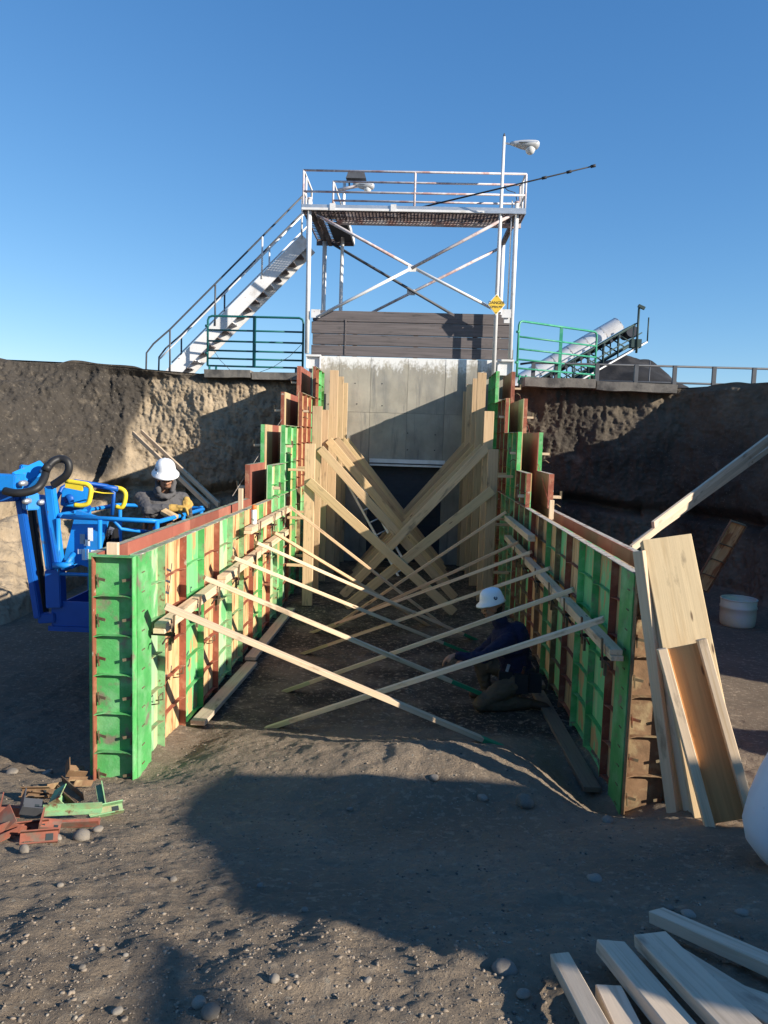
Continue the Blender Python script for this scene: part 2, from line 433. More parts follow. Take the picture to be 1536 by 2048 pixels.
M['pebble'] = mat('mixed_pebbles', (0.25, 0.20, 0.15), 0.95, var=0.35, scale=23, det=1, col2=(0.29, 0.25, 0.195), s2=31, lo=0.60, hi=0.64, col3=(0.09, 0.08, 0.07), s3=27, lo3=0.56, hi3=0.6)
M['plateau'] = mat('upper_yard_dirt', (0.15, 0.13, 0.105), 0.95, var=0.2, scale=0.5, bump=0.4, bs=6)
M['block_paint'] = mat('shade_block_paint', (0.16, 0.19, 0.22), 0.6, var=0.15, scale=2, col2=RUST, s2=3, lo=0.64, hi=0.7)
def add_wash(m, z0, z1):
    """old white paint left on the wall's top, worn away in ragged vertical streaks"""
    nt = m.node_tree; N = nt.nodes; L = nt.links.new
    b = N['Principled BSDF']; src = b.inputs['Base Color'].links[0].from_socket
    tc = N.new('ShaderNodeTexCoord'); sp = N.new('ShaderNodeSeparateXYZ'); L(tc.outputs['Object'], sp.inputs[0])
    hr = N.new('ShaderNodeMapRange'); hr.inputs[1].default_value = z0; hr.inputs[2].default_value = z1; L(sp.outputs[2], hr.inputs[0])
    acc = hr.outputs[0]
    for sc, st, amp in ((2.2, (1.5, 1.5, .7), 1.3), (7.0, (1.6, 1.6, .5), .55), (24.0, (1, 1, .7), .75)):
        mp = N.new('ShaderNodeMapping'); mp.inputs['Scale'].default_value = st; L(tc.outputs['Object'], mp.inputs[0])
        t = N.new('ShaderNodeTexNoise'); t.inputs['Scale'].default_value = sc; t.inputs['Detail'].default_value = 6; L(mp.outputs[0], t.inputs['Vector'])
        a = N.new('ShaderNodeMath'); a.operation = 'SUBTRACT'; a.inputs[1].default_value = .5; L(t.outputs[0], a.inputs[0])
        k = N.new('ShaderNodeMath'); k.operation = 'MULTIPLY_ADD'; k.inputs[1].default_value = amp; L(a.outputs[0], k.inputs[0]); L(acc, k.inputs[2]); acc = k.outputs[0]
    r = N.new('ShaderNodeMapRange'); r.inputs[1].default_value = .36; r.inputs[2].default_value = .70; r.inputs[4].default_value = .9; L(acc, r.inputs[0])
    x = N.new('ShaderNodeMix'); x.data_type = 'RGBA'; L(r.outputs[0], x.inputs[0]); L(src, x.inputs[6]); x.inputs[7].default_value = (0.74, 0.74, 0.73, 1)
    L(x.outputs[2], b.inputs['Base Color'])
add_wash(M['concrete'], 4.16, 4.86)

# ------------------------------------------------------------------ the earth
HY = [-30, -4, 1.4, 2.2, 3.0, 3.6, 4.6, 5.6, 6.3, 7.1, 8.0, 40]
HZ = [1.34, 1.30, 1.26, 1.16, .94, .77, .45, .27, .22, .05, .0, .0]
def ground_z(x, y, fine=True):
    x = np.asarray(x, float); y = np.asarray(y, float)
    z = np.interp(y + 0.25 * vnoise(x * .45, y * .45, 3.0, 5), HY, HZ)
    ing = np.exp(-((x - .25) / 1.15) ** 2 - ((y - 5.6) / .55) ** 2)
    z = z + .22 * ing                                              # the little berm between the two walls
    z = z - .30 * np.exp(-((x - 1.5) / .36) ** 2 - ((y - 5.85) / .75) ** 2)
    z = z - .10 * np.exp(-((x - 1.75) / .5) ** 2 - ((y - 5.35) / .3) ** 2) - .09 * np.exp(-((x + 2.2) / .6) ** 2 - ((y - 5.4) / .3) ** 2)
    z = z - .10 * np.exp(-((x + 1.85) / .25) ** 2 - ((y - 6.2) / .6) ** 2)
    z = z - .16 * np.exp(-((x + 3.1) / .9) ** 2 - ((y - 6.0) / .7) ** 2)
    z = z + .018 * vnoise(x * .9, y * .9, 1.0, 2)
    if fine:
        w = np.clip(1.3 - y / 14, .35, 1)
        z = z + w * (.005 * vnoise(x * 2.6, y * 2.6, 0, 11) + .007 * vnoise(x * 6.1, y * 6.1, 0, 12) + .008 * vnoise(x * 13, y * 13, 0, 13) + .008 * np.abs(vnoise(x * 24, y * 24, 0, 14)) + .007 * np.abs(vnoise(x * 43, y * 43, 0, 15)))
        r = vnoise(x * 4.2, y * 4.2, 0, 21)
        z = z + w * .04 * np.clip(r - .35, 0, 1)                   # clods
    return z
def gz(x, y):
    return float(ground_z(np.array([x]), np.array([y]))[0])
def G(px, py):
    """where the line of sight through (px, py) meets the ground"""
    d = ray(px, py)
    t = np.linspace(1.2, 16, 900)
    X, Y, Z = d.x * t, d.y * t, EYE.z + d.z * t
    below = Z < ground_z(X, Y)
    i = int(np.argmax(below)) if below.any() else len(t) - 1
    return V((X[i], Y[i], gz(X[i], Y[i])))

def grid_mesh(name, X, Y, Z, m, attr=None):
    ny, nx = X.shape
    co = np.stack([X, Y, Z], -1).reshape(-1, 3)
    i = np.arange(nx * ny).reshape(ny, nx)
    q = np.stack([i[:-1, :-1], i[:-1, 1:], i[1:, 1:], i[1:, :-1]], -1).reshape(-1, 4)
    me = bpy.data.meshes.new(name)
    me.vertices.add(len(co)); me.vertices.foreach_set('co', co.ravel())
    me.loops.add(q.size); me.loops.foreach_set('vertex_index', q.ravel().astype(np.int32))
    me.polygons.add(len(q))
    me.polygons.foreach_set('loop_start', np.arange(0, q.size, 4, dtype=np.int32))
    me.polygons.foreach_set('use_smooth', np.ones(len(q), bool))
    me.update(calc_edges=True)
    if attr is not None:
        a = me.attributes.new(attr[0], 'FLOAT', 'POINT'); a.data.foreach_set('value', attr[1].ravel().astype(np.float32))
    me.materials.append(m)
    o = bpy.data.objects.new(name, me); C.objects.link(o)
    return o
def axis(parts):
    out = [parts[0][0]]
    for a, b, s in parts:
        n = max(1, int(round((b - a) / s)))
        out += list(np.linspace(a, b, n + 1)[1:])
    return np.array(out)
gx = axis([(-40, -8, 1.5), (-8, -4.5, .12), (-4.5, 3.6, .016), (3.6, 8, .12), (8, 40, 1.5)])
gy = axis([(-40, 0, 1.5), (0, 1.6, .15), (1.6, 4.2, .013), (4.2, 7.5, .018), (7.5, 13, .06), (13, 19, .25)])
XX, YY = np.meshgrid(gx, gy)
pit_shade = np.clip((YY - 6.5 + .5 * vnoise(XX * .8, YY * .8, 0, 63)) / .9, 0, 1) * np.clip((3.6 - np.abs(XX) + .4 * vnoise(XX, YY, 0, 64)) / 1.2, .35, 1)
tag(grid_mesh('ground', XX, YY, ground_z(XX, YY), M['ground'], ('pit_shade', pit_shade)), kind='structure')     # deep shade of the pit floor painted into the soil colour

def bank(name, toe, crest, nu, nv, seed, darkfn, amp, flip=False, pw=1.0):
    toe, crest = np.array(toe, float), np.array(crest, float)
    k = np.linspace(0, 1, len(toe))
    seglen = np.r_[0, np.cumsum(np.linalg.norm(np.diff(toe + crest, axis=0), axis=1))]
    k = seglen / seglen[-1]
    u = np.linspace(0, 1, nu)
    def sm(a):
        r = np.stack([np.interp(u, k, a[:, i]) for i in range(3)], -1)
        w = max(3, nu // 40) | 1
        pad = np.pad(r, ((w, w), (0, 0)), mode='edge')
        ker = np.ones(w) / w
        return np.stack([np.convolve(pad[:, i], ker, 'same')[w:-w] for i in range(3)], -1)
    T, K = sm(toe), sm(crest)
    v = np.linspace(0, 1, nv)[:, None, None]
    S = T[None] * (1 - v) + K[None] * v
    du = np.gradient(S, axis=1); dv = np.gradient(S, axis=0)
    n = np.cross(du, dv); n /= np.linalg.norm(n, axis=-1, keepdims=True) + 1e-9
    if flip: n = -n
    x, y, z = S[..., 0], S[..., 1], S[..., 2]
    d = .42 * fbm(x * .45, y * .45, z * .35, seed, 3) - .10 * np.abs(fbm(x * 1.6, y * 1.6, z * .55, seed + 50, 3))
    d = d + .06 * fbm(x * 3.4, y * 3.4, z * 2.0, seed + 90, 4, .62)
    d = d - .10 * np.abs(fbm(x * 4.5, y * 4.5, z * 2.2, seed + 130, 3, .55)) - .055 * np.abs(fbm(x * 13, y * 13, z * 10, seed + 150, 3, .6)) + .02 * vnoise(x * 28, y * 28, z * 28, seed + 170)
    # a ragged overhanging root line and an undercut at the foot
    vv = np.broadcast_to(np.linspace(0, 1, nv)[:, None], x.shape)
    ledge = np.exp(-((vv - .36 - .05 * vnoise(x * .8, y * .8, 0, seed + 3)) / .03) ** 2)
    d = d - .8 * ledge * (0.4 + .6 * (vnoise(x * .7, y * .7, 2, seed + 9) > -.3))
    edge = np.clip(vv / .05, 0, 1) * np.clip((1 - vv) / .03, .15, 1)
    S = S + n * (d * amp * edge)[..., None]
    S[-1, :, 2] = K[:, 2] + .08 * vnoise(K[:, 0] * 1.7, K[:, 1] * 1.7, 0, seed + 31)
    dk = darkfn(S[..., 0], S[..., 1], S[..., 2], vv)
    return tag(grid_mesh(name, S[..., 0], S[..., 1], S[..., 2], M['bank'], ('dark', dk)), kind='structure'), K

def sstep(a, b, x):
    t = np.clip((x - a) / (b - a), 0, 1); return t * t * (3 - 2 * t)
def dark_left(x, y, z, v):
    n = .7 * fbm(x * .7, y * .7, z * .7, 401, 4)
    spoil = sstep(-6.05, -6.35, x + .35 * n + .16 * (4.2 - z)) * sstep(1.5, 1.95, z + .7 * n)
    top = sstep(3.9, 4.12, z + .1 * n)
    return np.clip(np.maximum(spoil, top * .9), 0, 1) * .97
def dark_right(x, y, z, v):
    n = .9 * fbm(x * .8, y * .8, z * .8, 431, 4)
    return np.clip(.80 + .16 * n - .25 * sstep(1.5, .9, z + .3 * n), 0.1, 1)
toeL = [(-2.2, 17.2, -.1), (-4.2, 16.9, -.1), (-5.9, 16.3, -.1), (-6.15, 14.8, -.1), (-5.95, 12.5, -.1), (-5.75, 10.5, -.1), (-5.8, 8, -.1), (-6.3, 5.4, .15), (-8.5, 2, .9)]
crL = [(-2.2, 17.4, 4.12), (-4.2, 17.25, 4.18), (-6.3, 17.0, 4.28), (-7.7, 16.9, 4.36), (-9.4, 16.5, 4.36), (-11, 14.5, 4.25), (-12, 11, 4.0), (-12.5, 7, 3.2), (-13, 2, 1.4)]
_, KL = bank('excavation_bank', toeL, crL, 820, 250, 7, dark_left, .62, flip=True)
toeR = [(1.9, 17.2, -.1), (3.8, 17.0, -.1), (5.6, 16.5, -.1), (6.35, 14.8, -.1), (6.5, 12.5, -.1), (6.6, 10, -.1), (7.0, 8, -.1), (8.4, 6.2, .2), (11, 5, .8)]
crR = [(1.9, 17.4, 4.12), (3.8, 17.3, 4.16), (6.0, 17.1, 4.18), (7.4, 15.6, 4.25), (7.9, 13.4, 5.2), (8.1, 10.5, 5.5), (8.6, 8.1, 5.0), (10.0, 6.4, 3.0), (12, 5.2, 2.0)]  # unseen stretch of this crest is raised to shade the cut and long boards
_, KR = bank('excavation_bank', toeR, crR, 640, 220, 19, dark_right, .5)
# the yard above the pit: from the crest outwards to the horizon
crest = np.concatenate([KL[::-1], KR])
cen = np.array([0.0, 12.0])
rings = [0, .25, .6, 1.2, 2.5, 5, 12, 30, 90, 300, 1500]
dirv = crest[:, :2] - cen; dirv /= np.linalg.norm(dirv, axis=1, keepdims=True)
RX = np.stack([crest[:, 0] + dirv[:, 0] * r for r in rings]); RY = np.stack([crest[:, 1] + dirv[:, 1] * r for r in rings])
RZ = np.stack([crest[:, 2] * (1 - min(1, r / 6)) + 4.15 * min(1, r / 6) + (.05 * vnoise(RX[i] * 2.2, RY[i] * 2.2, 0, 77) if i else 0) for i, r in enumerate(rings)])
tag(grid_mesh('upper_yard', RX, RY, RZ, M['plateau']), kind='structure')

# loose black spoil dumped over the crest at the far left, seen against the sky
def heap(name, c, rx, ry, h, m, seed, n=70, kind=None, label=None, cat=None, rough=.12):
    a = np.linspace(-1, 1, n); X, Y = np.meshgrid(a, a)
    r = np.sqrt(X ** 2 + Y ** 2)
    Z = h * (np.clip(1.04 - r, 0, 1) ** 1.05 - .02)
    Z = Z - .1 * h * np.exp(-(r / .12) ** 2)
    wx, wy = c[0] + X * rx, c[1] + Y * ry
    Z = Z + rough * h * np.clip(1.1 - r, 0, 1) * fbm(wx * .9 / max(1, rx / 5), wy * .9 / max(1, rx / 5), 0, seed, 4)
    o = grid_mesh(name, wx, wy, c[2] + Z, m)
    return tag(o, label, cat, kind=kind)
heap('black_stockpile', (10.9, 40, 4.0), 6.2, 6.2, 3.9, M['coal'], 71, label='black stockpile of aggregate heaped under the end of the white conveyor', cat='stockpile', rough=.05)

heap('shade_heap', (7.25, 4.95, .5), 1.9, 1.55, 2.0, M['ground'], 91, kind='structure', rough=.08)  # unseen dirt heap, added to shade the ground behind the leaning boards
# slabs of the old apron that stick out over the cut
def slab_piece(p0, p1, t, lab):
    b = MB(); n = 14
    vs = []; fs = []
    rs = random.Random(lab)
    for i in range(n + 1):
        k = i / n
        x, y, z = [p0[j] + (p1[j] - p0[j]) * k for j in range(3)]
        e = .02 * float(vnoise(x * 1.3, 0, 0, lab)) + .003 * rs.uniform(-1, 1); q = .012 * float(vnoise(x * 2.3, 4, 0, lab))
        vs += [(x, y - .18 + e, z - t + q), (x, y - .22 + e * 1.2, z + q * .5), (x, y + .9, z), (x, y + .9, z - t)]
    for i in range(n):
        for q in range(4):
            a, c = i * 4 + q, i * 4 + (q + 1) % 4
            fs.append((a, c, c + 4, a + 4))
    fs += [(3, 2, 1, 0), (n * 4, n * 4 + 1, n * 4 + 2, n * 4 + 3)]
    b.add(vs, fs)
    return tag(b.build('concrete_apron', M['slab']), kind='structure')
slab_piece((2.45, 17.15, 4.32), (4.0, 17.1, 4.3), .20, 3)
slab_piece((4.03, 17.12, 4.27), (5.75, 17.0, 4.22), .19, 4)
slab_piece((-4.75, 17.2, 4.30), (-3.7, 17.15, 4.30), .17, 5)
slab_piece((-3.67, 17.2, 4.27), (-2.55, 17.15, 4.27), .16, 6)

# gravel strewn over the dirt: far too many to count, one object
rg = np.random.RandomState(4)
ico = bmesh.new(); bmesh.ops.create_icosphere(ico, subdivisions=1, radius=1.0)
iv = np.array([v.co[:] for v in ico.verts]); jf = np.array([[v.index for v in f.verts] for f in ico.faces]); ico.free()
npb = 30000
py_ = 1.75 + 6.6 * rg.rand(npb) ** 1.5
px_ = (-.62 + 1.15 * rg.rand(npb)) * (py_ + .4)
keep = fbm(px_ * 1.3, py_ * 1.3, 0, 55, 3) + rg.uniform(-.5, .7, npb) > -.15
inside = (py_ > 5.4) & ((np.abs(px_ + 2.25) < .32) | (np.abs(px_ - 1.9) < .32))
px_, py_ = px_[keep & ~inside], py_[keep & ~inside]
npb = len(px_)
rad = .0024 + .0075 * rg.rand(npb) ** 7
rad[rg.rand(npb) < .004] *= 2.0
ax = rg.uniform(.6, 1.35, (npb, 3)); ax[:, 2] *= .55
th = rg.uniform(0, 2 * np.pi, npb)
vv = iv[None] * ax[:, None] * rad[:, None, None] * (1 + .42 * rg.uniform(-1, 1, (npb, len(iv), 1)))
c_, s_ = np.cos(th)[:, None], np.sin(th)[:, None]
vv = np.stack([vv[..., 0] * c_ - vv[..., 1] * s_, vv[..., 0] * s_ + vv[..., 1] * c_, vv[..., 2]], -1)
vv += np.stack([px_, py_, ground_z(px_, py_) + rad * .05], -1)[:, None]
ff = (jf[None] + (np.arange(npb) * len(iv))[:, None, None]).reshape(-1, 3)
me = bpy.data.meshes.new('gravel')
me.vertices.add(npb * len(iv)); me.vertices.foreach_set('co', vv.ravel())
me.loops.add(ff.size); me.loops.foreach_set('vertex_index', ff.ravel().astype(np.int32))
me.polygons.add(len(ff)); me.polygons.foreach_set('loop_start', np.arange(0, ff.size, 3, dtype=np.int32))
me.update(calc_edges=True)
tag(link('gravel', me, M['pebble']), kind='stuff')

# ------------------------------------------------------------------ the concrete end wall with its roll-up door
XL, XR = -2.42, 2.17                 # ends of the end wall
YW = 17.3                            # its face
ZT = 4.70                            # its top
DL, DR, DZ = -1.00, .70, 2.30        # door opening
wall = empty('concrete_end_wall', (0, YW, 0))
tag(wall, 'stained grey concrete end wall with white paint remnants along its top', 'wall')
ybk = YW + .35
xs = [XL, -1.72, DL, -.15, DR, 1.42, XR]
zs = [-.2, DZ, 3.45, ZT]
for i in range(len(xs) - 1):
    for j in range(len(zs) - 1):
        if j == 0 and DL <= xs[i] and xs[i + 1] <= DR: continue
        b = MB(); jit = random.uniform(-.004, .004)
        b.box((xs[i] + .003, YW + jit, zs[j] + .003), (xs[i + 1] - .003, ybk, zs[j + 1] - .003))
        b.build('concrete_pour', M['concrete'], wall)
b = MB().box((XL + .01, YW + .02, -.2), (DL - .01, ybk - .01, ZT - .02)).box((DR + .01, YW + .02, -.2), (XR - .01, ybk - .01, ZT - .02)).box((DL + .001, YW + .02, DZ + .02), (DR - .001, ybk - .01, ZT - .02))
b.build('joint_filler', M['slab'], wall)
for zc in (4.12, 3.62, 3.0, 2.62):
    for xc in np.arange(-1.95, 2.0, .62):
        if random.random() < .35: continue
        b = MB().lathe([(.0, -.004), (.010, -.004), (.013, -.002), (.014, 0)], 8, (xc + random.uniform(-.03, .03), YW - .005, zc + random.uniform(-.02, .02)), (0, -1, 0))
        b.build('tie_hole', M['slot'], wall)
door = empty('roll_up_door', (0, YW + .16, 0))
tag(door, 'dark roll-up door with a bright metal hood in the concrete end wall', 'door')
me = bevelled(MB().box((DL + .03, -.008, -.0385), (DR - .03, .008, .0385)).mesh('slat'), .002)
for i in range(29):
    o = link('slat', me, M['door']); o.parent = door; o.location = (0, 0, .05 + i * .079)
MB().box((DL + .002, YW + .175, 0), (DR - .002, YW + .19, DZ - .002)).build('light_block_sheet', M['door'], door)  # dark sheet added to block light coming through the gaps between slats
for x in (DL + .015, DR - .015):
    MB().box((x - .03, YW + .06, 0), (x + .03, YW + .15, DZ - .01)).build('guide_rail', M['door'], door)
b = MB().box((DL + .03, YW - .10, DZ - .06), (DR + .06, YW - .003, DZ + .10))
hood = b.build('hood', M['galv'], door)
MB().box((DL + .03, YW - .118, DZ - .015), (DR + .06, YW - .102, DZ + .012)).build('trim_strip', M['door'], door)

# dark timber bulkhead on top of the wall
bul = empty('timber_bulkhead', (0, YW, ZT))
tag(bul, 'dark weathered timber bulkhead of stacked planks standing on the concrete wall', 'bulkhead')
hts = [.245, .25, .275, .25]
z = ZT + .012
for i, h in enumerate(hts):
    lumber('plank', (XL + .03 + random.uniform(0, .03), YW + .11 + random.uniform(-.006, .006), z + h / 2), (XR + .02 + random.uniform(-.03, .03), YW + .11 + random.uniform(-.006, .006), z + h / 2 + .002), .09, h - .012, M['oldwood'], parent=bul, bev=.008)
    z += h
ZB = z
for x in (-1.4, 0.0, 1.35):
    MB().box((x - .05, YW + .165, ZT + .01), (x + .05, YW + .27, ZB - .05)).build('stake', M['oldwood'], bul)
MB().box((-1.62, YW + .045, ZT + .04), (-1.59, YW + .066, ZB - .2)).build('dowel', M['oldwood'], bul)
# white seat brackets for the tower on the wall's two shoulders
for x0, x1, zz in ((XL - .05, XL + .28, .30), (XR - .32, XR + .04, .34)):
    br = empty('steel_bracket', ((x0 + x1) / 2, YW - .1, ZT - zz))
    tag(br, 'white painted steel bracket under the platform post with timber end above' if x0 > 0 else 'rust spotted white steel bracket beside the teal gate end', 'bracket', 'steel brackets on the wall shoulders')
    MB().box((x0, YW - .09, ZT - zz), (x1, YW - .06, ZT - .02)).build('back_plate', M['white_steel'], br)
    MB().box((x0 - .005, YW - .16, ZT - .035), (x1 + .005, YW - .0585, ZT + .008)).build('seat_plate', M['white_steel'], br)
    for xx in (x0 + .012, x1 - .012):
        MB().box((xx - .01, YW - .15, ZT - zz + .01), (xx + .01, YW - .091, ZT - .037)).build('web_plate', M['white_steel'], br)

# ------------------------------------------------------------------ formwork: four walls of steel-framed panels
ST = [(5.58, 10.95, 1.92), (10.95, 12.05, 2.42), (12.05, 13.85, 3.03), (13.85, 15.7, 3.66), (15.7, 17.2, 4.31)]
COLS = [9, 2, 3, 3, 3]
RD = .063                                # depth of the frame
_pm = {}
def panel_meshes(w, h, bars=True):
    key = (round(w, 3), round(h, 3), bars)
    if key in _pm: return _pm[key]
    # local: x across, y towards the frame side, z up; the sheet lies at y -.012..0 and the frame from 0 to RD
    sheet = MB().box((-w / 2 + .001, -.013, 0), (w / 2 - .001, 0, h)).mesh('form_panel')
    rail = MB().box((-.0035, .0, .001), (.0035, RD, h - .001)).box((-.0035, RD - .006, .001), (.0165, RD, h - .001)) if False else MB().box((-.0035, .001, .001), (.0035, RD, h - .001))
    for k in range(int(h / .1524)):
        z = .0762 + k * .1524
        rail.box((-.0065, .026, z - .007), (.0065, .05, z + .007))
    rail = rail.mesh('side_rail')
    end = MB().box((-w / 2 + .004, .001, -.0035), (w / 2 - .004, RD, .0035)).mesh('end_rail')
    # a crossbar: a flat with feet that flare into the rails
    cb = MB()
    n = 10; vs = []; fs = []
    for i in range(n + 1):
        x = (-.5 + i / n) * (w - .010)
        e = abs(2 * i / n - 1)
        dpt = .040 + .020 * max(0, e - .55) / .45
        zz = .010 * max(0, e - .7) / .3
        vs += [(x, .001, -.003 - zz), (x, dpt, -.003 - zz), (x, dpt, .003 - zz), (x, .001, .003 - zz)]
    for i in range(n):
        for q in range(4):
            a, c = i * 4 + q, i * 4 + (q + 1) % 4
            fs.append((a, c, c + 4, a + 4))
    cb.add(vs, fs)
    cb = cb.mesh('crossbar')
    _pm[key] = (sheet, rail, end, cb)
    return _pm[key]
def obj_mat(o, m):
    o.material_slots[0].link = 'OBJECT'; o.material_slots[0].material = m
def inst(name, me, m, parent, loc=(0, 0, 0)):
    if len(me.materials) == 0: me.materials.append(M['frame_green'])
    o = bpy.data.objects.new(name, me); C.objects.link(o)
    obj_mat(o, m); o.parent = parent; o.location = loc
    return o
def make_panel(wall_e, x, y, z0, w, h, rz, frame, ply, rail_far=None, lip=None, bars=True, face=None):
    sh, ra, en, cb = panel_meshes(w, h, bars)
    p = inst('form_panel', sh, ply, wall_e, (x - wall_e.location.x, y - wall_e.location.y, z0 - wall_e.location.z))
    p.rotation_euler = (0, 0, rz)
    inst('side_rail', ra, frame, p, (-w / 2 + .0045, 0, 0))
    inst('side_rail', ra, rail_far or frame, p, (w / 2 - .0045, 0, 0))
    inst('end_rail', en, lip or frame, p, (0, 0, h - .0040))
    inst('end_rail', en, frame, p, (0, 0, .0040))
    if bars:
        k = 1
        while k * .305 < h - .12:
            q = inst('crossbar', cb, frame, p, (0, 0, h - k * .305))
            k += 1
    return p

FR = [M['frame_green'], M['frame_red'], M['frame_pale'], M['frame_brown']]
PL = [M['ply_green'], M['ply_tan'], M['ply_pale'], M['ply_orange']]
# chosen by eye for the first nine bays of each wall, then at random
LF = [2, 1, 0, 1, 2, 2, 1, 0, 1]; LP = [2, 1, 0, 1, 2, 1, 1, 1, 1]; LR = [2, 1, 0, 1, 2, 3, 1, 0, 1]
RF = [1, 0, 0, 1, 3, 0, 3, 1, 3]; RP = [1, 0, 0, 1, 0, 1, 1, 1, 0]
XIL, XIR = -2.046, 1.672                # the frame sides seen from the channel
TH = .245                               # wall thickness between the two skins
SHEETS = {}
def formwork(name, label, side, inner):
    X0 = (XIL if side < 0 else XIR)
    out = side                            # away from the channel
    xf = X0 + out * RD                    # inner skin's sheet
    xo = xf + out * (TH + .026)           # outer skin's sheet
    e = empty('formwork_wall', ((xf if inner else xo), 5.58, 0))
    tag(e, label, 'formwork', 'board-formed wing wall forms')
    rnd = random.Random(31 + int(side) * 5 + inner)
    bay = 0
    for (y0, y1, zt), n in zip(ST, COLS):
        w = (y1 - y0) / n
        for i in range(n):
            yc = y0 + w * (i + .5)
            if inner:
                rz = -math.pi / 2 if side < 0 else math.pi / 2
                if bay < 9:
                    f = FR[(LF if side < 0 else RF)[bay]]; pl = PL[(LP if side < 0 else RP)[bay]]
                    rf = FR[LR[bay]] if side < 0 else f
                else:
                    f = rnd.choice([FR[0], FR[0], FR[1], FR[2], FR[3]]); pl = rnd.choice([PL[0], PL[1], PL[2], PL[0]]); rf = f
                segs = [(-.06, 1.92)] + ([(1.923, zt)] if zt > 2 else [])
                for (a, c) in segs:
                    if a > 1: f = rnd.choice([FR[0], FR[0], FR[1]]); pl = rnd.choice([PL[0], PL[2], PL[0], PL[1]]); rf = f
                    p = make_panel(e, xf, yc, a, w, c - a, rz, f, pl, rf, M['lip'] if side < 0 else M['lip_pale'])
                    SHEETS[(side, bay, a > 1)] = (p, w, c - a)
            else:
                rz = math.pi / 2 if side < 0 else -math.pi / 2
                fc = M['face_tan'] if (zt > 2 and rnd.random() < .42) else M['face_red']
                f = FR[1] if rnd.random() < .72 else FR[0]
                segs = [(.06, 1.92)] + ([(1.923, zt)] if zt > 2 else [])
                for (a, c) in segs:
                    make_panel(e, xo, yc, a, w, c - a, rz, f, fc, None, M['lip'] if side < 0 else M['lip_pale'], bars=(bay < 10))
            bay += 1
    return e
WLI = formwork('wall', 'sunlit inner formwork wall of green, tan and rust-red panels facing the braces', -1, True)
WLO = formwork('wall', 'outer skin of the formwork wall next to the blue lift basket', -1, False)
WRI = formwork('wall', 'shaded inner formwork wall of dark green panels behind the kneeling worker', 1, True)
WRO = formwork('wall', 'outer red-brown skin of the formwork wall beside the leaning boards', 1, False)

# end panels that close the two walls towards the camera, and the wide corner strips beside them
def end_cap(wall_e, side, frame, ply, strip, rail_l):
    X0 = XIL if side < 0 else XIR
    xa, xb = sorted((X0, X0 + side * (RD + TH + .013)))
    w = xb - xa - .006
    make_panel(wall_e, (xa + xb) / 2, 5.575 - RD + .0, .02, w, 1.90, math.pi, frame, ply, rail_l, frame)
    # strip flush with the frames
    if side < 0:
        s = MB().box((X0 - .004, 5.585 - RD, .02), (X0 + .006, 5.82, 1.915))
    else:
        s = MB().box((X0 - .006, 5.585 - RD, .02), (X0 + .004, 5.86, 1.915))
    st = s.build('corner_angle', strip, wall_e)
    me = bevelled(MB().box((-.003, -.028, -.005), (.003, .028, .005)).mesh('wedge_bolt'), .002)
    for k in range(12):
        z = .10 + k * .1525
        inst('wedge_bolt', me, M['brass'], wall_e, (X0 + .0095 * (-side) - wall_e.location.x, 5.615 - RD + .08 - 5.58, z))
    return st
end_cap(WLI, -1, M['frame_green'], M['frame_green'], M['frame_green'], M['frame_red'])
end_cap(WRI, 1, M['frame_brown'], M['frame_brown'], M['frame_green'], M['frame_brown'])
# wedges driven through the end panel's edge
for side, we in ((-1, WLI), (1, WRI)):
    X0 = XIL if side < 0 else XIR
    for k in range(6):
        z = .22 + k * .305
        for xx, s in ((X0 - .30 if side < 0 else X0 + .02, 1), (X0 - .02 if side < 0 else X0 + .30, -1)):
            w = MB()
            w.bar((xx, 5.49, z), (xx + s * .075, 5.475, z - .012), .006, .022).bar((xx + s * .01, 5.49, z + .03), (xx + s * .018, 5.49, z - .07), .016, .008)
            w.build('wedge', M['brass'], we)
def text_mesh(name, cu):
    t = bpy.data.objects.new(name, cu); C.objects.link(t)
    me = bpy.data.meshes.new_from_object(t.evaluated_get(bpy.context.evaluated_depsgraph_get()))
    me.name = name
    bpy.data.objects.remove(t)
    o = bpy.data.objects.new(name, me); C.objects.link(o)
    return o
# stencilled marks on the sheets of the sunlit wall
def stencil(txt, key, dx, dz, size, rot=0.0):
    p, w, h = SHEETS[key]
    cu = bpy.data.curves.new('stencil_mark', 'FONT'); cu.body = txt; cu.size = size; cu.align_x = 'CENTER'; cu.align_y = 'CENTER'
    cu.materials.append(M['stencil'])
    o = text_mesh('stencil_mark', cu)
    o.parent = p; o.location = (dx, .002, dz)
    # reads from the frame side: local +y towards the viewer
    o.rotation_euler = Matrix.Rotation(math.pi, 3, 'Z').to_4x4().to_3x3().to_euler()
    o.rotation_euler = (Matrix.Rotation(math.pi, 3, 'Z') @ Matrix.Rotation(math.pi / 2, 3, 'X') @ Matrix.Rotation(rot, 3, 'Z')).to_euler()
    return o
stencil('ELL', (-1, 1, False), .03, 1.63, .20, math.radians(72))
stencil('5', (-1, 2, False), -.05, 1.36, .17, math.radians(-10))
stencil('7', (-1, 1, False), -.08, 1.10, .15, math.radians(40))
stencil('L', (-1, 1, False), .02, .78, .26, math.radians(72))
stencil('5', (-1, 2, False), .02, .72, .22, math.radians(20))
stencil('EF', (-1, 5, False), .0, 1.52, .22, math.radians(70))
stencil('E', (-1, 3, False), .0, .95, .2, math.radians(70))

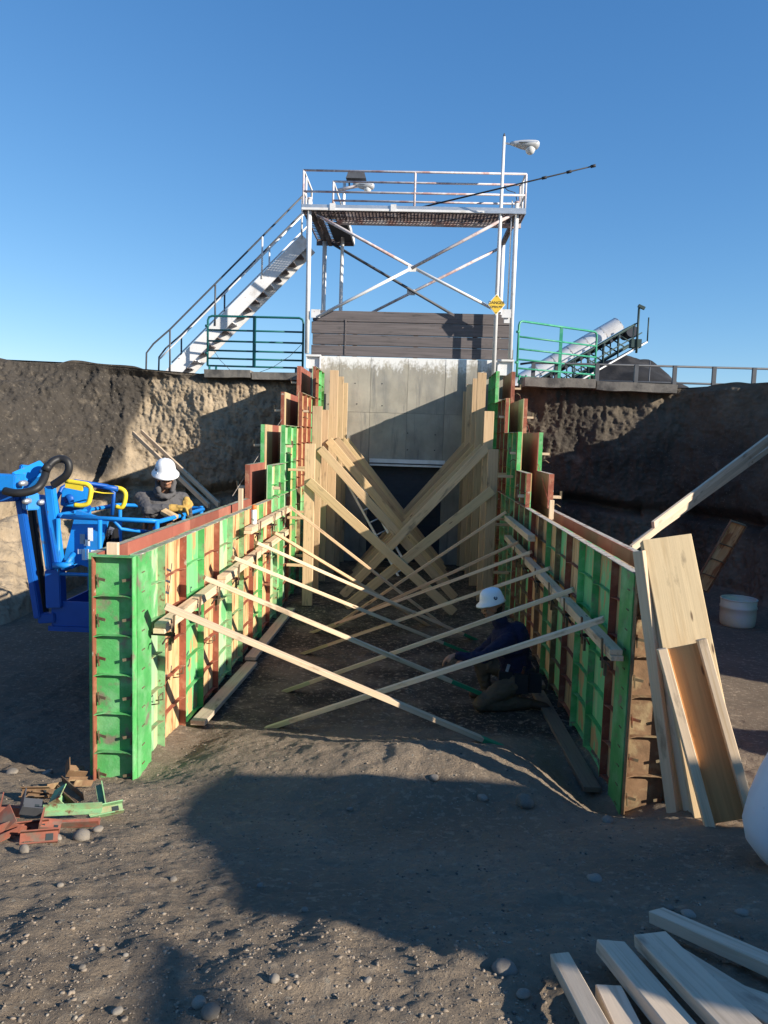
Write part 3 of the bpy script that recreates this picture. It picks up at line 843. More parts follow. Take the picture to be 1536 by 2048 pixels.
# form handles: bent wire loops on a few panels
for px, py, Y in ((305, 1405, 5.95), (352, 1352, 6.5), (425, 1285, 7.6)):
    c = P(px, py, Y); x = XIL - .02
    MB().tube([(x, c.y - .05, c.z), (x + .06, c.y - .05, c.z + .01), (x + .06, c.y - .05, c.z + .07), (x + .06, c.y + .05, c.z + .07), (x + .06, c.y + .05, c.z + .01), (x, c.y + .05, c.z)], .006, 6).build('lift_handle', M['brass'], WLI)

# ------------------------------------------------------------------ wood on the forms
def on_wall(side, off): return (XIL if side < 0 else XIR) - side * off
ordn = ['first', 'second', 'third', 'fourth', 'fifth', 'sixth', 'seventh', 'eighth', 'ninth', 'tenth', 'eleventh', 'twelfth', 'thirteenth']
# whalers: pairs of boards stacked flat, lapped in short lengths along each low wall
WH = []
def whaler(side, y0, y1, z, off, lab, board_t=.042):
    e = empty('whaler', (on_wall(side, off), y0, z))
    tag(e, lab, 'whaler', 'double board whalers along the forms')
    for k in (0, 1):
        lumber('board', (on_wall(side, off + .004 * k), y0 + .02 * k, z + k * board_t), (on_wall(side, off), y1, z + k * board_t), .095, .040, M['wood'], parent=e)
    WH.append(e)
ZW = 1.29
whaler(-1, 5.72, 7.55, ZW, .10, 'nearest pale double whaler clamped along the sunlit green wall')
whaler(-1, 7.60, 9.45, ZW + .035, .11, 'second pale double whaler farther along the sunlit wall')
whaler(-1, 9.50, 11.6, ZW + .05, .11, 'farthest low double whaler on the sunlit wall by the first uprights')
whaler(-1, 8.9, 11.9, 1.68, .10, 'upper pale whaler on the sunlit wall holding the spray can')
whaler(1, 5.50, 7.4, ZW - .01, .10, 'nearest grey-looking double whaler on the shaded green wall')
whaler(1, 7.45, 9.9, ZW + .0, .10, 'long double whaler in the shade behind the kneeling worker')
whaler(1, 9.95, 12.0, ZW + .03, .10, 'farthest low double whaler on the shaded wall')
whaler(1, 9.6, 12.1, 1.62, .10, 'short upper whaler near the top of the shaded wall')
# clamps that hold the whalers: an upright flat, a hook and a foot
def clamp(side, y, z, lab):
    e = empty('whaler_clamp', (on_wall(side, .05), y, z))
    tag(e, lab, 'clamp', 'iron whaler clamps on the forms')
    x = on_wall(side, .165)
    MB().bar((x, y, z - .13), (x + (-side) * .012, y, z + .10), .035, .012, (1, 0, 0)).build('upright', M['brass'], e)
    MB().bar((on_wall(side, -.02), y, z - .055), (x + (-side) * .02, y, z - .06), .012, .028).build('hook', M['iron'], e)
    MB().tube([(x, y - .02, z - .065), (x, y - .17, z - .05), (x - (-side) * .02, y - .19, z - .09)], .007, 6).build('handle', M['iron'], e)
    MB().bar((x - (-side) * .03, y + .03, z - .20), (x - (-side) * .03, y + .03, z - .05), .03, .02, (1, 0, 0)).build('wedge', M['brass'], e)
ys = [5.86, 6.62, 7.3, 8.15, 9.05, 10.0]
for i, y in enumerate(ys):
    clamp(-1, y, ZW + (.03 if y > 7.5 else 0), ordn[i] + ' iron clamp from the front on the sunlit low whaler')
ys = [5.66, 6.35, 7.1, 7.9, 8.8, 9.7, 10.6]
for i, y in enumerate(ys):
    clamp(1, y, ZW, ordn[i] + ' iron clamp from the front on the shaded low whaler')
for i, y in enumerate([9.3, 10.3, 11.2]):
    clamp(-1, y, 1.68, ordn[i] + ' iron clamp on the upper whaler beside the spray can')

# diagonal braces in the channel: 2x4s crossing from each whaler down to the foot of the other wall
Lb = [((330, 1212, 5.60), (1045, 1512, 6.45)), ((408, 1155, 6.58), (1035, 1418, 8.0)), ((466, 1115, 7.65), (975, 1322, 9.8)),
      ((512, 1085, 8.77), (962, 1284, 10.75)), ((548, 1065, 9.9), (868, 1258, 11.5)), ((578, 1012, 10.9), (900, 1262, 11.35))]
Rb = [((1208, 1238, 5.72), (488, 1472, 6.92)), ((1147, 1179, 6.80), (543, 1392, 8.24)), ((1100, 1136, 7.97), (592, 1312, 9.74)),
      ((1062, 1104, 9.25), (610, 1270, 10.8)), ((1037, 1084, 10.3), (650, 1262, 11.1)), ((1012, 1024, 11.2), (676, 1247, 11.6))]
tipL = {0: .13, 1: .25, 2: .22, 3: .10}
M['tipgreen'] = woodmat('green_painted_lumber', (0.025, 0.26, 0.12), (0.02, 0.17, 0.08))
M['tippale'] = woodmat('green_edged_lumber', (0.42, 0.42, 0.24), (0.34, 0.28, 0.15))
for nm, arr, who, other in (('L', Lb, 'sunlit', 'shaded'), ('R', Rb, 'shaded', 'sunlit')):
    for i, (a, c) in enumerate(arr):
        p0, p1 = P(*a), P(*c)
        tipl = tipL.get(i, .0) if nm == 'L' else (.16 if i < 5 else 0)
        e = empty('diagonal_brace', p0)
        tag(e, f'{ordn[i]} diagonal brace from the front, rising from the ground to the {who} wall', 'brace', f'braces rising to the {who} wall')
        mid = p0 + (p1 - p0) * (1 - tipl)
        mt = M['wood'] if i < 4 else M['wood3']
        lumber('board', p0, mid, .089, .040, mt, parent=e, up=(0, 0, 1))
        if tipl:
            lumber('painted_end', mid, p1, .0895, .0405, M['tipgreen'] if nm == 'L' else M['tippale'], parent=e, up=(0, 0, 1))
# planks on end and the wide crossing braces at the deep end
LY = [12.4, 13.4, 14.6, 15.5, 16.3, 17.0]; LTOP = [2.74, 3.40, 3.38, 4.22, 4.16, 4.08]; LXi = [-1.60, -1.62, -1.64, -1.56, -1.52, -1.49]
RY_ = [12.4, 13.3, 14.7, 15.6, 16.4, 17.0]; RTOP = [2.74, 3.39, 4.18, 4.14, 4.08, 3.96]; RXi = [1.245, 1.24, 1.21, 1.19, 1.13, 1.10]
for i in range(6):
    lumber('upright_plank', (LXi[i] - .085, LY[i], .02), (LXi[i] - .085, LY[i], LTOP[i]), .17, .075, M['wood3'], up=(0, 1, 0), warp=0,
           label=f'{ordn[i]} pale upright plank from the front against the sunlit wall', cat='plank', group='upright planks at the deep end')
    lumber('upright_plank', (RXi[i] + .085, RY_[i], .02), (RXi[i] + .085, RY_[i], RTOP[i]), .17, .075, M['wood3'], up=(0, 1, 0), warp=0,
           label=f'{ordn[i]} upright plank from the front against the shaded wall', cat='plank', group='upright planks at the deep end')
    # stub blocks that carry the plank off the forms
    for z in (.7, 1.5, 2.3):
        for sgn, x0, x1, yy in ((-1, XIL + .003, LXi[i] - .171, LY[i]), (1, XIR - .003, RXi[i] + .171, RY_[i])):
            if z < (LTOP[i] if sgn < 0 else RTOP[i]) - .15:
                lumber('spacer_block', (x0, yy, z), (x1, yy, z), .09, .04, M['wood3'],
                       label=f'spacer block behind the {ordn[i]} upright plank of the {"sunlit" if sgn < 0 else "shaded"} wall, {"low" if z < 1 else "middle" if z < 2 else "upper"} height', cat='block', group='spacer blocks behind the uprights')
topL = [(617, 962), (640, 897), (657, 880), (672, 878), (684, 879), (692, 879)]
for i in range(6):
    a = P(*topL[i], LY[i] - .07)
    bx = [.78, .86, .80, .80, .78, .76][i]
    lumber('cross_brace', a, (bx, LY[i] - .03 - (.2 if i == 0 else 0), .04), .042, .15, M['wood3'] if i % 2 else M['wood2'], up=(0, 0, 1),
           label=f'{ordn[i]} wide cross brace from the front, falling away from the sunlit uprights', cat='brace', group='wide cross braces falling from the sunlit uprights')
topR = [(985, 980), (974, 895), (966, 893), (955, 890), (943, 889), (932, 889)]
for i in range(6):
    a = P(*topR[i], RY_[i] - .15)
    bx = [-1.02, -1.16, -1.14, -1.12, -1.1, -1.08][i]
    lumber('cross_brace', a, (bx, RY_[i] - .11, .04), .042, .15, M['wood2'] if i in (0, 3) else M['wood3'], up=(0, 0, 1),
           label=f'{ordn[i]} wide cross brace from the front, falling away from the shaded uprights', cat='brace', group='wide cross braces falling from the shaded uprights')
# sole plates at the foot of each wall
for side, segs in ((-1, ((6.75, 9.0), (9.05, 12.0))), (1, ((5.9, 8.4), (8.45, 11.5)))):
    for i, (y0, y1) in enumerate(segs):
        x = on_wall(side, .12)
        zz = [max(gz(x, y0), 0) + .07, max(gz(x, y1), 0) + .03]
        lumber('sole_plate', (x, y0, zz[0]), (x + (-side) * .03, y1, zz[1]), .14, .045, M['scrapwood'] if side < 0 else M['muddywood'],
               label=('near' if i == 0 else 'far') + f' sole plate lying along the foot of the {"sunlit" if side < 0 else "shaded"} wall', cat='plank')
# spreader sticks that poke up between the two skins
for px, y, side, top, lab in ((205, 5.72, -1, 1.985, 'short wooden spreader stub on the front corner of the sunlit wall'), (462, 9.75, -1, 2.15, 'tall wooden stake poking up between the sunlit wall skins'),
                         (1107, 9.9, 1, 2.12, 'small wooden stake poking up between the shaded wall skins')):
    xm = (XIL if side < 0 else XIR) + side * (RD + .12 + (.08 if px < 300 else 0))
    lumber('wooden_stake', (xm, y, 1.4), (xm, y, top), .088 if px < 300 else .06, .042, M['wood'], up=(0, 1, 0), label=lab, cat='stake')
# bracket stubs at each step, on the outer skins and on the end of the inner ones
for side in (-1, 1):
    for k, (y0, y1, zt) in enumerate(ST[1:]):
        for skin in ('outer', 'inner'):
            if skin == 'outer': x0 = (XIL if side < 0 else XIR) + side * (2 * RD + TH + .03); x1 = x0 + side * .12
            else: x0 = (XIL if side < 0 else XIR) - side * .004; x1 = x0 - side * .10
            if skin == 'inner' and k > 2: continue
            z = zt - .34
            e = empty('step_bracket', (x0, y0 + .1, z))
            tag(e, f'short bracket block on the {skin} side of the {ordn[k]} step of the {"sunlit" if side < 0 else "shaded"} wall', 'bracket', 'bracket blocks at the wall steps')
            lumber('block', (x0, y0 + .12, z), (x1, y0 + .12, z), .12, .04, M['wood'], parent=e)
            MB().bar((x1, y0 + .08, z - .02), (x1, y0 + .08, z + .09), .03, .02, (0, 1, 0)).build('upright', M['brass'], e)
            MB().tube([(x0, y0 + .06, z - .12), ((x0 + x1) / 2, y0 + .05, z - .10), (x1, y0 + .06, z - .14)], .008, 6).build('hook', M['brass'], e)
# string lines stretched beside the steps
tag(MB().tube([P(600, 782, 15.6), P(465, 992, 10.6)], .004, 5).build('string_line', M['string']), 'pale string line stretched down the steps of the sunlit wall', 'string')
tag(MB().tube([P(1040, 792, 15.6), P(1100, 1016, 10.5)], .004, 5).build('string_line', M['redstring']), 'red string line stretched down the steps of the shaded wall', 'string')
# spray can
c = P(526, 1050, 9.25)
can = empty('spray_can', (on_wall(-1, .10), c.y, 1.745))
tag(can, 'white spray can with an orange cap standing on the upper whaler', 'spray can')
x, y, z = can.location
MB().lathe([(.0, 0), (.033, 0), (.034, .01), (.034, .17), (.028, .185)], 16, (x, y, z)).build('can_body', M['can'], can)
MB().lathe([(.032, .184), (.032, .225), (.026, .24), (.0, .242)], 16, (x, y, z)).build('cap', M['orange'], can)
# aluminium ladder by the door
ld = empty('aluminium_ladder', P(795, 1150, 16.2))
tag(ld, 'aluminium extension ladder leaning in the dark beside the roll-up door', 'ladder')
a0, a1 = P(692, 962, 16.3), P(800, 1158, 15.6)
for off in (0, 1):
    MB().bar(a0 + V((.22, .18, .1)) * off, a1 + V((.22, .18, .1)) * off, .045, .07, (0, 1, 0)).build('stile', M['alu'], ld)
for k in range(8):
    q = a0 + (a1 - a0) * ((k + .5) / 8)
    MB().tube([q, q + V((.22, .18, .1))], .018, 6).build('rung', M['alu'], ld)

# ------------------------------------------------------------------ access platform over the wall
tw = empty('access_platform', (-.1, 17.0, ZT))
tag(tw, 'white rust-streaked pipe platform with railings high above the concrete wall', 'platform')
YF, YB, ZD = 17.0, 19.3, 7.82
def T(name, pts, r, m=None, n=8, par=None):
    return MB().tube(pts, r, n).build(name, m or M['white_steel'], par or tw)
pl_t, pl_b = P(619, 410, YF), P(614, 712, YF)
pr_t, pr_b = P(1034, 408, YF), P(1020, 716, YF)
XFL, XFR = (pl_t.x + pl_b.x) / 2, (pr_t.x + pr_b.x) / 2
for x in (XFL, XFR):
    T('post', [(x, YF, ZT + .01), (x, YF, ZD + .22)], .050, n=10)
    T('post_cap', [(x, YF, ZD + .22), (x, YF, ZD + .26)], .056, M['rail_rust'])
XBL, XBR = P(648, 560, YB).x, P(1003, 560, YB).x
for x in (XBL, XBR):
    T('post', [(x, YB, 4.0), (x, YB, ZD - .06)], .055, n=10)
    T('side_beam', [(x * .5 + (XFL if x < 0 else XFR) * .5, YF - .02, ZD - .03), (x, YB + .12, ZD - .03)], .07, M['grate'], 4)
# front walkway
dl, dr = P(604, 425, YF - .06).x, P(1051, 432, YF - .06).x
MB().box((dl, YF - .12, ZD + .02), (dr, YF - .085, ZD + .09)).build('toe_board', M['galv'], tw)
MB().box((dl, YF - .135, ZD - .03), (dr - .9, YF - .08, ZD + .018)).build('edge_channel', M['white_steel'], tw)
MB().box((dr - .898, YF - .135, ZD - .03), (dr, YF - .08, ZD + .018)).build('edge_channel', M['galv'], tw)
for x in (dl + .62, dl + 1.95):
    MB().box((x, YF - .155, ZD - .04), (x + .12, YF - .137, ZD + .11)).build('splice_plate', M['white_steel'], tw)
g = MB()
for k in range(11):
    y = YF - .06 + k * .065
    g.box((dl, y, ZD - .028), (dr, y + .008, ZD + .0))
for k in range(64):
    x = dl + .02 + (dr - dl - .04) * k / 63
    g.box((x, YF - .075, ZD - .024), (x + .007, YF + .62, ZD - .004))
gr = g.build('walkway_grating', M['grate'], tw); gr['kind'] = 'stuff'
MB().box((dl + .7, YF + .63, ZD - .12), (dr, YF + .68, ZD + .01)).build('back_channel', M['rail_rust'], tw)
# landing at the head of the stair
g = MB()
for k in range(9):
    x = dl + .02 + k * .11
    g.box((x, YF + .0, ZD - .040), (x + .02, YB + .14, ZD - .012))
for k in range(18):
    y = YF + k * .135
    g.box((dl, y, ZD - .034), (dl + .92, y + .012, ZD - .016))
lg = g.build('landing_grating', M['grate'], tw); lg['kind'] = 'stuff'
MB().box((dl + .32, YF, ZD - .16), (dl + .40, YB + .15, ZD - .042)).build('landing_beam', M['grate'], tw)
MB().box((dl + .48, YF + .75, ZD - .055), (dl + .93, YB + .12, ZD - .042)).build('deck_sheet', M['door'], tw)
MB().box((dl + .0, YB + .151, ZD - .14), (dl + .95, YB + .19, ZD + .02)).build('landing_channel', M['grate'], tw)
MB().box((dl + .935, YF + .69, ZD - .12), (dl + .97, YB + .15, ZD + .02)).build('landing_channel', M['white_steel'], tw)
# railings
zr, zm = P(604, 342, YF).z, P(604, 384, YF).z
rr = .024
T('top_rail', [(dl + .02, YF - .05, zr), (dr - .02, YF - .05, zr)], rr, M['rail_rust'])
T('mid_rail', [(dl + .02, YF - .05, zm), (dr - .02, YF - .05, zm)], rr, M['rail_rust'])
for x in (dl + .02, (dl + dr) / 2 + .02, dr - .02):
    T('rail_post', [(x, YF - .05, ZD), (x, YF - .05, zr)], rr, M['rail_rust'])
bl = P(667, 362, YF + .66).x
zb, zbm = P(667, 363, YF + .66).z, P(667, 401, YF + .66).z
T('top_rail', [(bl, YF + .66, zb), (dr - .05, YF + .66, zb)], rr, M['rail_rust'])
T('mid_rail', [(bl, YF + .66, zbm), (dr - .05, YF + .66, zbm)], rr, M['rail_rust'])
for x in (bl, dr - .05):
    T('rail_post', [(x, YF + .66, ZD), (x, YF + .66, zb)], rr, M['rail_rust'])
for x in (dl + .02, dr - .03):
    yb_ = YF + 1.25 if x < 0 else YF + .66
    T('end_rail', [(x, YF - .05, zr), (x, yb_, zr), (x, yb_, ZD)], rr)
    T('end_rail', [(x, YF - .05, zm), (x, yb_, zm)], rr)
    T('rail_post', [(x, YF + .35, ZD), (x, YF + .35, zr)], rr)
T('landing_rail', [(bl, YF + .66, zb), (bl + .02, YB + .1, zb), (bl + .02, YB + .1, ZD)], rr)
T('landing_rail', [(bl, YF + .66, zbm), (bl + .02, YB + .1, zbm), (dl + .85, YB + .1, zbm)], rr)
# X bracing, front and back
def X(a, b, Y, m=None, r=.034):
    T('cross_brace', [P(*a, Y), P(*b, Y)], r, m)
X((634, 430), (826, 535), YF + .03, M['rail_rust']); X((826, 535), (1002, 626), YF + .03)
X((634, 634), (822, 537), YF - .05); X((822, 537), (1034, 424), YF - .05, M['rail_rust'])
MB().box((P(824, 537, YF).x - .09, YF - .012, P(824, 537, YF).z - .07), (P(824, 537, YF).x + .09, YF - .002, P(824, 537, YF).z + .07)).build('gusset', M['white_steel'], tw)
X((655, 482), (905, 629), YB, M['grey_rail']); X((742, 626), (998, 497), YB + .1, M['rail_rust'])
MB().box((P(822, 584, YB).x - .10, YB + .05, P(822, 584, YB).z - .07), (P(822, 584, YB).x + .10, YB + .06, P(822, 584, YB).z + .07)).build('gusset', M['white_steel'], tw)
for p in ((632, 628, YF), (1012, 628, YF)):
    q = P(*p); MB().box((q.x - .1, YF - .07, q.z - .09), (q.x + .1, YF - .055, q.z + .09)).build('gusset', M['white_steel'], tw)
T('conduit', [(XFR - .10, YF + .04, ZT + 1.0), (XFR - .10, YF + .04, ZD + .3)], .016)
MB().box((XFR - .17, YF - .03, ZT + .78), (XFR - .045, YF + .06, ZT + 1.02)).build('junction_box', M['white_steel'], tw)

# stair down to the yard
stc = empty('steel_staircase', (-4, 18.4, 4.2))
tag(stc, 'long grey-white steel staircase running down from the platform beside the teal gate', 'staircase')
A0, A1 = P(612, 478, 18.3), P(320, 771, 18.0)          # near stringer, its middle line
WST = .85
for dy in (0, WST):
    MB().bar(A0 + V((0, dy, 0)), A1 + V((0, dy, 0)), .045, .30).build('stringer', M['white_steel'], stc)
nst = 19
for k in range(nst):
    q = A0 + (A1 - A0) * ((k + .5) / nst)
    me = MB().box((q.x - .13, q.y + .03, q.z - .015), (q.x + .12, q.y + WST - .03, q.z + .012))
    me.build('tread', M['grate'] if k % 5 else M['white_steel'], stc)
    MB().box((q.x - .14, q.y + .025, q.z - .05), (q.x - .132, q.y + WST - .025, q.z + .011)).build('nosing', M['white_steel'], stc)
for dy in (-.02, WST + .02):
    for hh in (.95, .5):
        pts = []
        for k in (.0, .30, .62, .93, 1.0):
            q = A0 + (A1 - A0) * k
            pts.append(q + V((0, dy, hh + .13)))
        if hh > .9:
            T('handrail', pts[:-1] + [pts[-1] + V((-.15, 0, -.10)), pts[-1] + V((-.32, 0, -.32)), pts[-1] + V((-.34, 0, -1.05))], .022, M['grey_rail'], par=stc)
        else:
            T('handrail', pts, .02, M['white_steel'], par=stc)
    for k in (.03, .30, .62, .93):
        q = A0 + (A1 - A0) * k + V((0, dy, 0))
        T('rail_post', [q + V((0, 0, .1)), q + V((0, 0, 1.08))], .022, M['white_steel'] if k < .5 else M['grey_rail'], par=stc)
MB().box(tuple(P(462, 622, 18.25) - V((.03, .02, .09))), tuple(P(462, 622, 18.25) + V((.03, 0, .09)))).build('slot_mark', M['slot'], stc)

# lamp post with the danger sign
b0, b1 = P(989, 745, 16.75), P(1008, 266, 16.75)
lp = empty('lamp_post', (b0.x, 16.75, 4.2))
tag(lp, 'slim white lamp post with a cobra-head lamp rising in front of the dark timbers', 'lamp post')
T('pole', [(b0.x, 16.95, 4.33), (b0.x, 16.95, 7.2), (b0.x + .01, 16.95, b1.z)], [.048, .042, .032], M['white_steel'], 10, par=lp)
T('pole_cap', [(b0.x + .01, 16.95, b1.z), (b0.x + .01, 16.95, b1.z + .07)], [.032, .012], M['grey_rail'], 8, par=lp)
hx = b0.x + .15
T('arm', [(b0.x + .02, 16.95, b1.z - .13), (hx + .05, 16.95, b1.z - .15)], .022, M['galv'], par=lp)
def cobra(c, sc, par, ang=0.0):
    """a cobra-head lamp: a flattened tapering hood with a glass bowl under its wider end; grows along +x"""
    h = MB(); n = 16; vs = []; fs = []
    prof = [(0, .04, .05, -.02), (.10, .065, .07, -.05), (.24, .11, .085, -.10), (.40, .15, .09, -.13), (.54, .155, .085, -.12), (.62, .13, .07, -.09), (.65, .06, .04, -.04)]
    for x, w, up, dn in prof:
        for k in range(n):
            a = 2 * math.pi * k / n
            y = w * math.cos(a); z = (up if math.sin(a) > 0 else -dn) * math.sin(a)
            vs.append((x * sc, y * sc, z * sc))
    for i in range(len(prof) - 1):
        for k in range(n):
            a, b2 = i * n + k, i * n + (k + 1) % n
            fs.append((a, b2, b2 + n, a + n))
    fs += [tuple(range(n))[::-1], tuple((len(prof) - 1) * n + k for k in range(n))]
    h.add(vs, fs, True)
    o = h.build('lamp_head', M['lamp'], par, False)
    o.location = c - par.location; o.rotation_euler = (0, ang, 0)
    g = MB().lathe([(.0, -.22 * sc), (.05 * sc, -.215 * sc), (.09 * sc, -.18 * sc), (.115 * sc, -.12 * sc), (.12 * sc, -.07 * sc)], 16, (.45 * sc, 0, 0))
    q = g.build('glass_bowl', M['lens'], o, False)
    k2 = MB().box((.18 * sc, -.155 * sc, .0), (.60 * sc, .155 * sc, .012 * sc)).build('seam_rim', M['galv'], o, False)
    return o
cobra(V((hx, 16.95, b1.z - .15)), .95, lp)
T('cable', [P(1006, 372, 16.95), P(1016, 381, 16.95), P(1030, 385, 16.98), P(1035, 405, 17.0)], .009, M['wire'], 6, par=lp)
sg = empty('danger_sign', P(993, 609, 16.86))
tag(sg, 'yellow diamond danger sign fixed to the slim white lamp post', 'sign')
sc_ = P(993, 609, 16.86)
def diamond(r, y, t):
    b = MB()
    vs = [(0, 0, r), (r * .84, 0, 0), (0, 0, -r), (-r * .84, 0, 0)]
    b.add([V(v) + V((0, y, 0)) for v in vs] + [V(v) + V((0, y + t, 0)) for v in vs], [(3, 2, 1, 0), (4, 5, 6, 7)] + [(i, (i + 1) % 4, (i + 1) % 4 + 4, i + 4) for i in range(4)])
    return b
pl = diamond(.235, 0, .006).build('sign_plate', M['decal'], sg, False)
fc = diamond(.212, -.004, .003).build('sign_face', M['signyellow'], sg, False)
for txt, z, s in (('DANGER', .035, .088), ('OPEN PIT', -.055, .064)):
    cu = bpy.data.curves.new('sign_text', 'FONT'); cu.body = txt; cu.size = s; cu.align_x = 'CENTER'; cu.align_y = 'CENTER'; cu.offset = .0015
    cu.materials.append(M['signink'])
    o = text_mesh('sign_text', cu); o.parent = sg
    o.location = (0, -.006, z); o.rotation_euler = (math.pi / 2, 0, 0)
for z in (.17, -.17):
    MB().lathe([(0, .006), (.009, .005), (.011, 0)], 8, (0, -.004, z), (0, -1, 0)).build('bolt', M['iron'], sg, False)

# second lamp behind the platform rail, with its junction hood
lq = empty('lamp_post', (P(680, 600, 19.0).x, 19.0, 4.2))
tag(lq, 'white lamp post behind the platform with a dark box and a lamp aimed down', 'lamp post')
xq = P(684, 500, 19.0).x
zt2 = P(690, 362, 19.0).z
T('pole', [(xq, 19.0, 4.1), (xq, 19.0, 6.8), (xq + .02, 19.0, zt2)], [.05, .045, .035], M['white_steel'], 10, par=lq)
q0, q1 = P(690, 366, 18.9), P(732, 364, 18.9)
zc = P(715, 360, 18.9).z
w = MB()
xa, xb = P(693, 352, 18.9).x, P(733, 352, 18.9).x
za, zb2 = P(700, 360, 18.9).z, P(700, 343, 18.9).z
w.add([(xa, 18.75, za), (xb, 18.75, za), (xb, 19.1, za), (xa, 19.1, za), (xa + .06, 18.8, zb2), (xb - .06, 18.8, zb2), (xb - .06, 19.05, zb2), (xa + .06, 19.05, zb2)],
      [(0, 3, 2, 1), (4, 5, 6, 7), (0, 1, 5, 4), (1, 2, 6, 5), (2, 3, 7, 6), (3, 0, 4, 7)])
w.build('control_box', M['grey_rail'], lq)
T('arm', [P(672, 381, 18.9), P(735, 368, 18.9)], .04, M['rail_rust'], par=lq)
cobra(P(706, 370, 18.9), .80, lq, math.radians(2))
T('arm_stay', [P(698, 362, 18.9), P(699, 374, 18.9)], .02, M['wire'], par=lq)
# long whip pole lying across the rails
wp = empty('sampling_pole', P(960, 380, 16.6))
tag(wp, 'long thin dark pole lying across the platform rail and sticking out into the sky', 'pole')
e0, e1 = P(770, 432, 17.35), P(1191, 331, 15.9)
T('pole', [e0, e0 + (e1 - e0) * .55, e1], [.019, .017, .013], M['wire'], 6, par=wp)
for k in (.99, .775, .885):
    q = e0 + (e1 - e0) * k
    dd = (e1 - e0).normalized() * .05
    T('ferrule', [q - dd, q + dd], .030, M['wire'], 6, par=wp)

# ------------------------------------------------------------------ gates and fence on the yard
def farm_gate(name, lab, a, b, h, zb, m, nbar, mid, extra, feet=()):
    """a tube gate from a to b (both at ground level)"""
    g = empty(name, a); tag(g, lab, 'gate')
    a, b = V(a), V(b); L = b - a; u = L.normalized(); r = .026
    z = V((0, 0, 1)); rc = .10
    T('gate_frame', [a + z * zb, a + z * (zb + h - rc), a + u * rc * .3 + z * (zb + h - rc * .3), a + u * rc + z * (zb + h), b - u * rc + z * (zb + h), b - u * rc * .3 + z * (zb + h - rc * .3), b + z * (zb + h - rc), b + z * zb], r, m, par=g)
    for k in range(nbar):
        f = [.0, .15, .31, .50, .72][k] if nbar == 5 else k / nbar
        T('gate_bar', [a + z * (zb + h * f), b + z * (zb + h * f)], r * .85, m, par=g)
    q = a + L * mid
    MB().bar(q + z * zb, q + z * (zb + h), .075, .03, (0, 1, 0)).build('mid_stile', m, g)
    for f in feet:
        q = a + L * f
        T('foot', [q + z * zb, q + z * (zb - .32)], r, m, par=g)
    for zz in (.25, .8):
        T('hinge_pin', [a + z * (zb + h * zz) - u * .06, a + z * (zb + h * zz) + u * .02], .03, m, par=g)
    return g
ga, gb = P(415, 745, 17.75), P(605, 745, 17.75)
farm_gate('farm_gate', 'teal tube gate standing between the staircase and the concrete wall', (ga.x, 17.75, 4.15), (gb.x, 17.75, 4.15), 1.15, .30, M['gate_teal'], 5, .49, None, (.02, .09, .93))
ga, gb = P(1033, 760, 17.5), P(1188, 770, 19.4)
farm_gate('farm_gate', 'bright green tube gate swung back in front of the conveyor', (ga.x, 17.5, 4.15), (gb.x, 19.4, 4.22), 1.25, .22, M['gate_green'], 5, .52, None, (.97, .14))
g2 = bpy.data.objects['farm_gate.001']
T('skid_loop', [P(1040, 750, 17.5), P(1036, 765, 17.5), P(1044, 772, 17.5), P(1052, 762, 17.55), P(1052, 750, 17.55)], .02, M['gate_green'], 6, par=g2)
T('corner_brace', [P(1176, 755, 19.3), P(1191, 770, 19.4)], .022, M['gate_green'], 6, par=g2)
# slack wires by the teal gate
for k, pts in enumerate(([P(414, 672, 17.7), P(420, 690, 17.7), P(440, 720, 17.65), P(466, 746, 17.6)], [P(604, 688, 17.6), P(580, 712, 17.6), P(545, 735, 17.6), P(498, 752, 17.6)])):
    tag(MB().tube(pts, .006, 5).build('slack_wire', M['wire']), ('loose wire drooping below the hinge end of the teal gate', 'loose wire drooping from the wall end of the teal gate')[k], 'wire')
# grey two-rail fence
fn = empty('pipe_fence', (8, 19, 4.15))
tag(fn, 'dark grey two-rail pipe fence along the yard behind the shaded cut', 'fence')
f0, f1 = P(1036, 726, 18.6), P(1600, 742, 18.6)
z0 = 4.1
YFN = 18.6
ztop = P(1275, 731, YFN).z; zmid = P(1275, 764, YFN).z
xl, xr = P(1040, 740, YFN).x, P(1640, 740, YFN).x
T('rail', [(xl, YFN, ztop - .04), (xl + .25, YFN, ztop), (xr, YFN, ztop)], .026, M['grey_rail'], par=fn)
T('rail', [(xl, YFN, zmid), (xr, YFN, zmid)], .024, M['grey_rail'], par=fn)
for px in (1066, 1112, 1194, 1272, 1349, 1428, 1508, 1590):
    x = P(px, 750, YFN).x
    MB().box((x - .045, YFN - .035, z0), (x + .045, YFN + .035, ztop + .02)).build('post', M['grey_rail'], fn)
x = P(1300, 730, 24).x
tag(MB().tube([(x, 24, 4.1), (x, 24, P(1300, 722, 24).z)], .018, 6).build('marker_stick', M['grey_rail']), 'thin stick standing beyond the grey pipe fence by the black stockpile', 'stick')

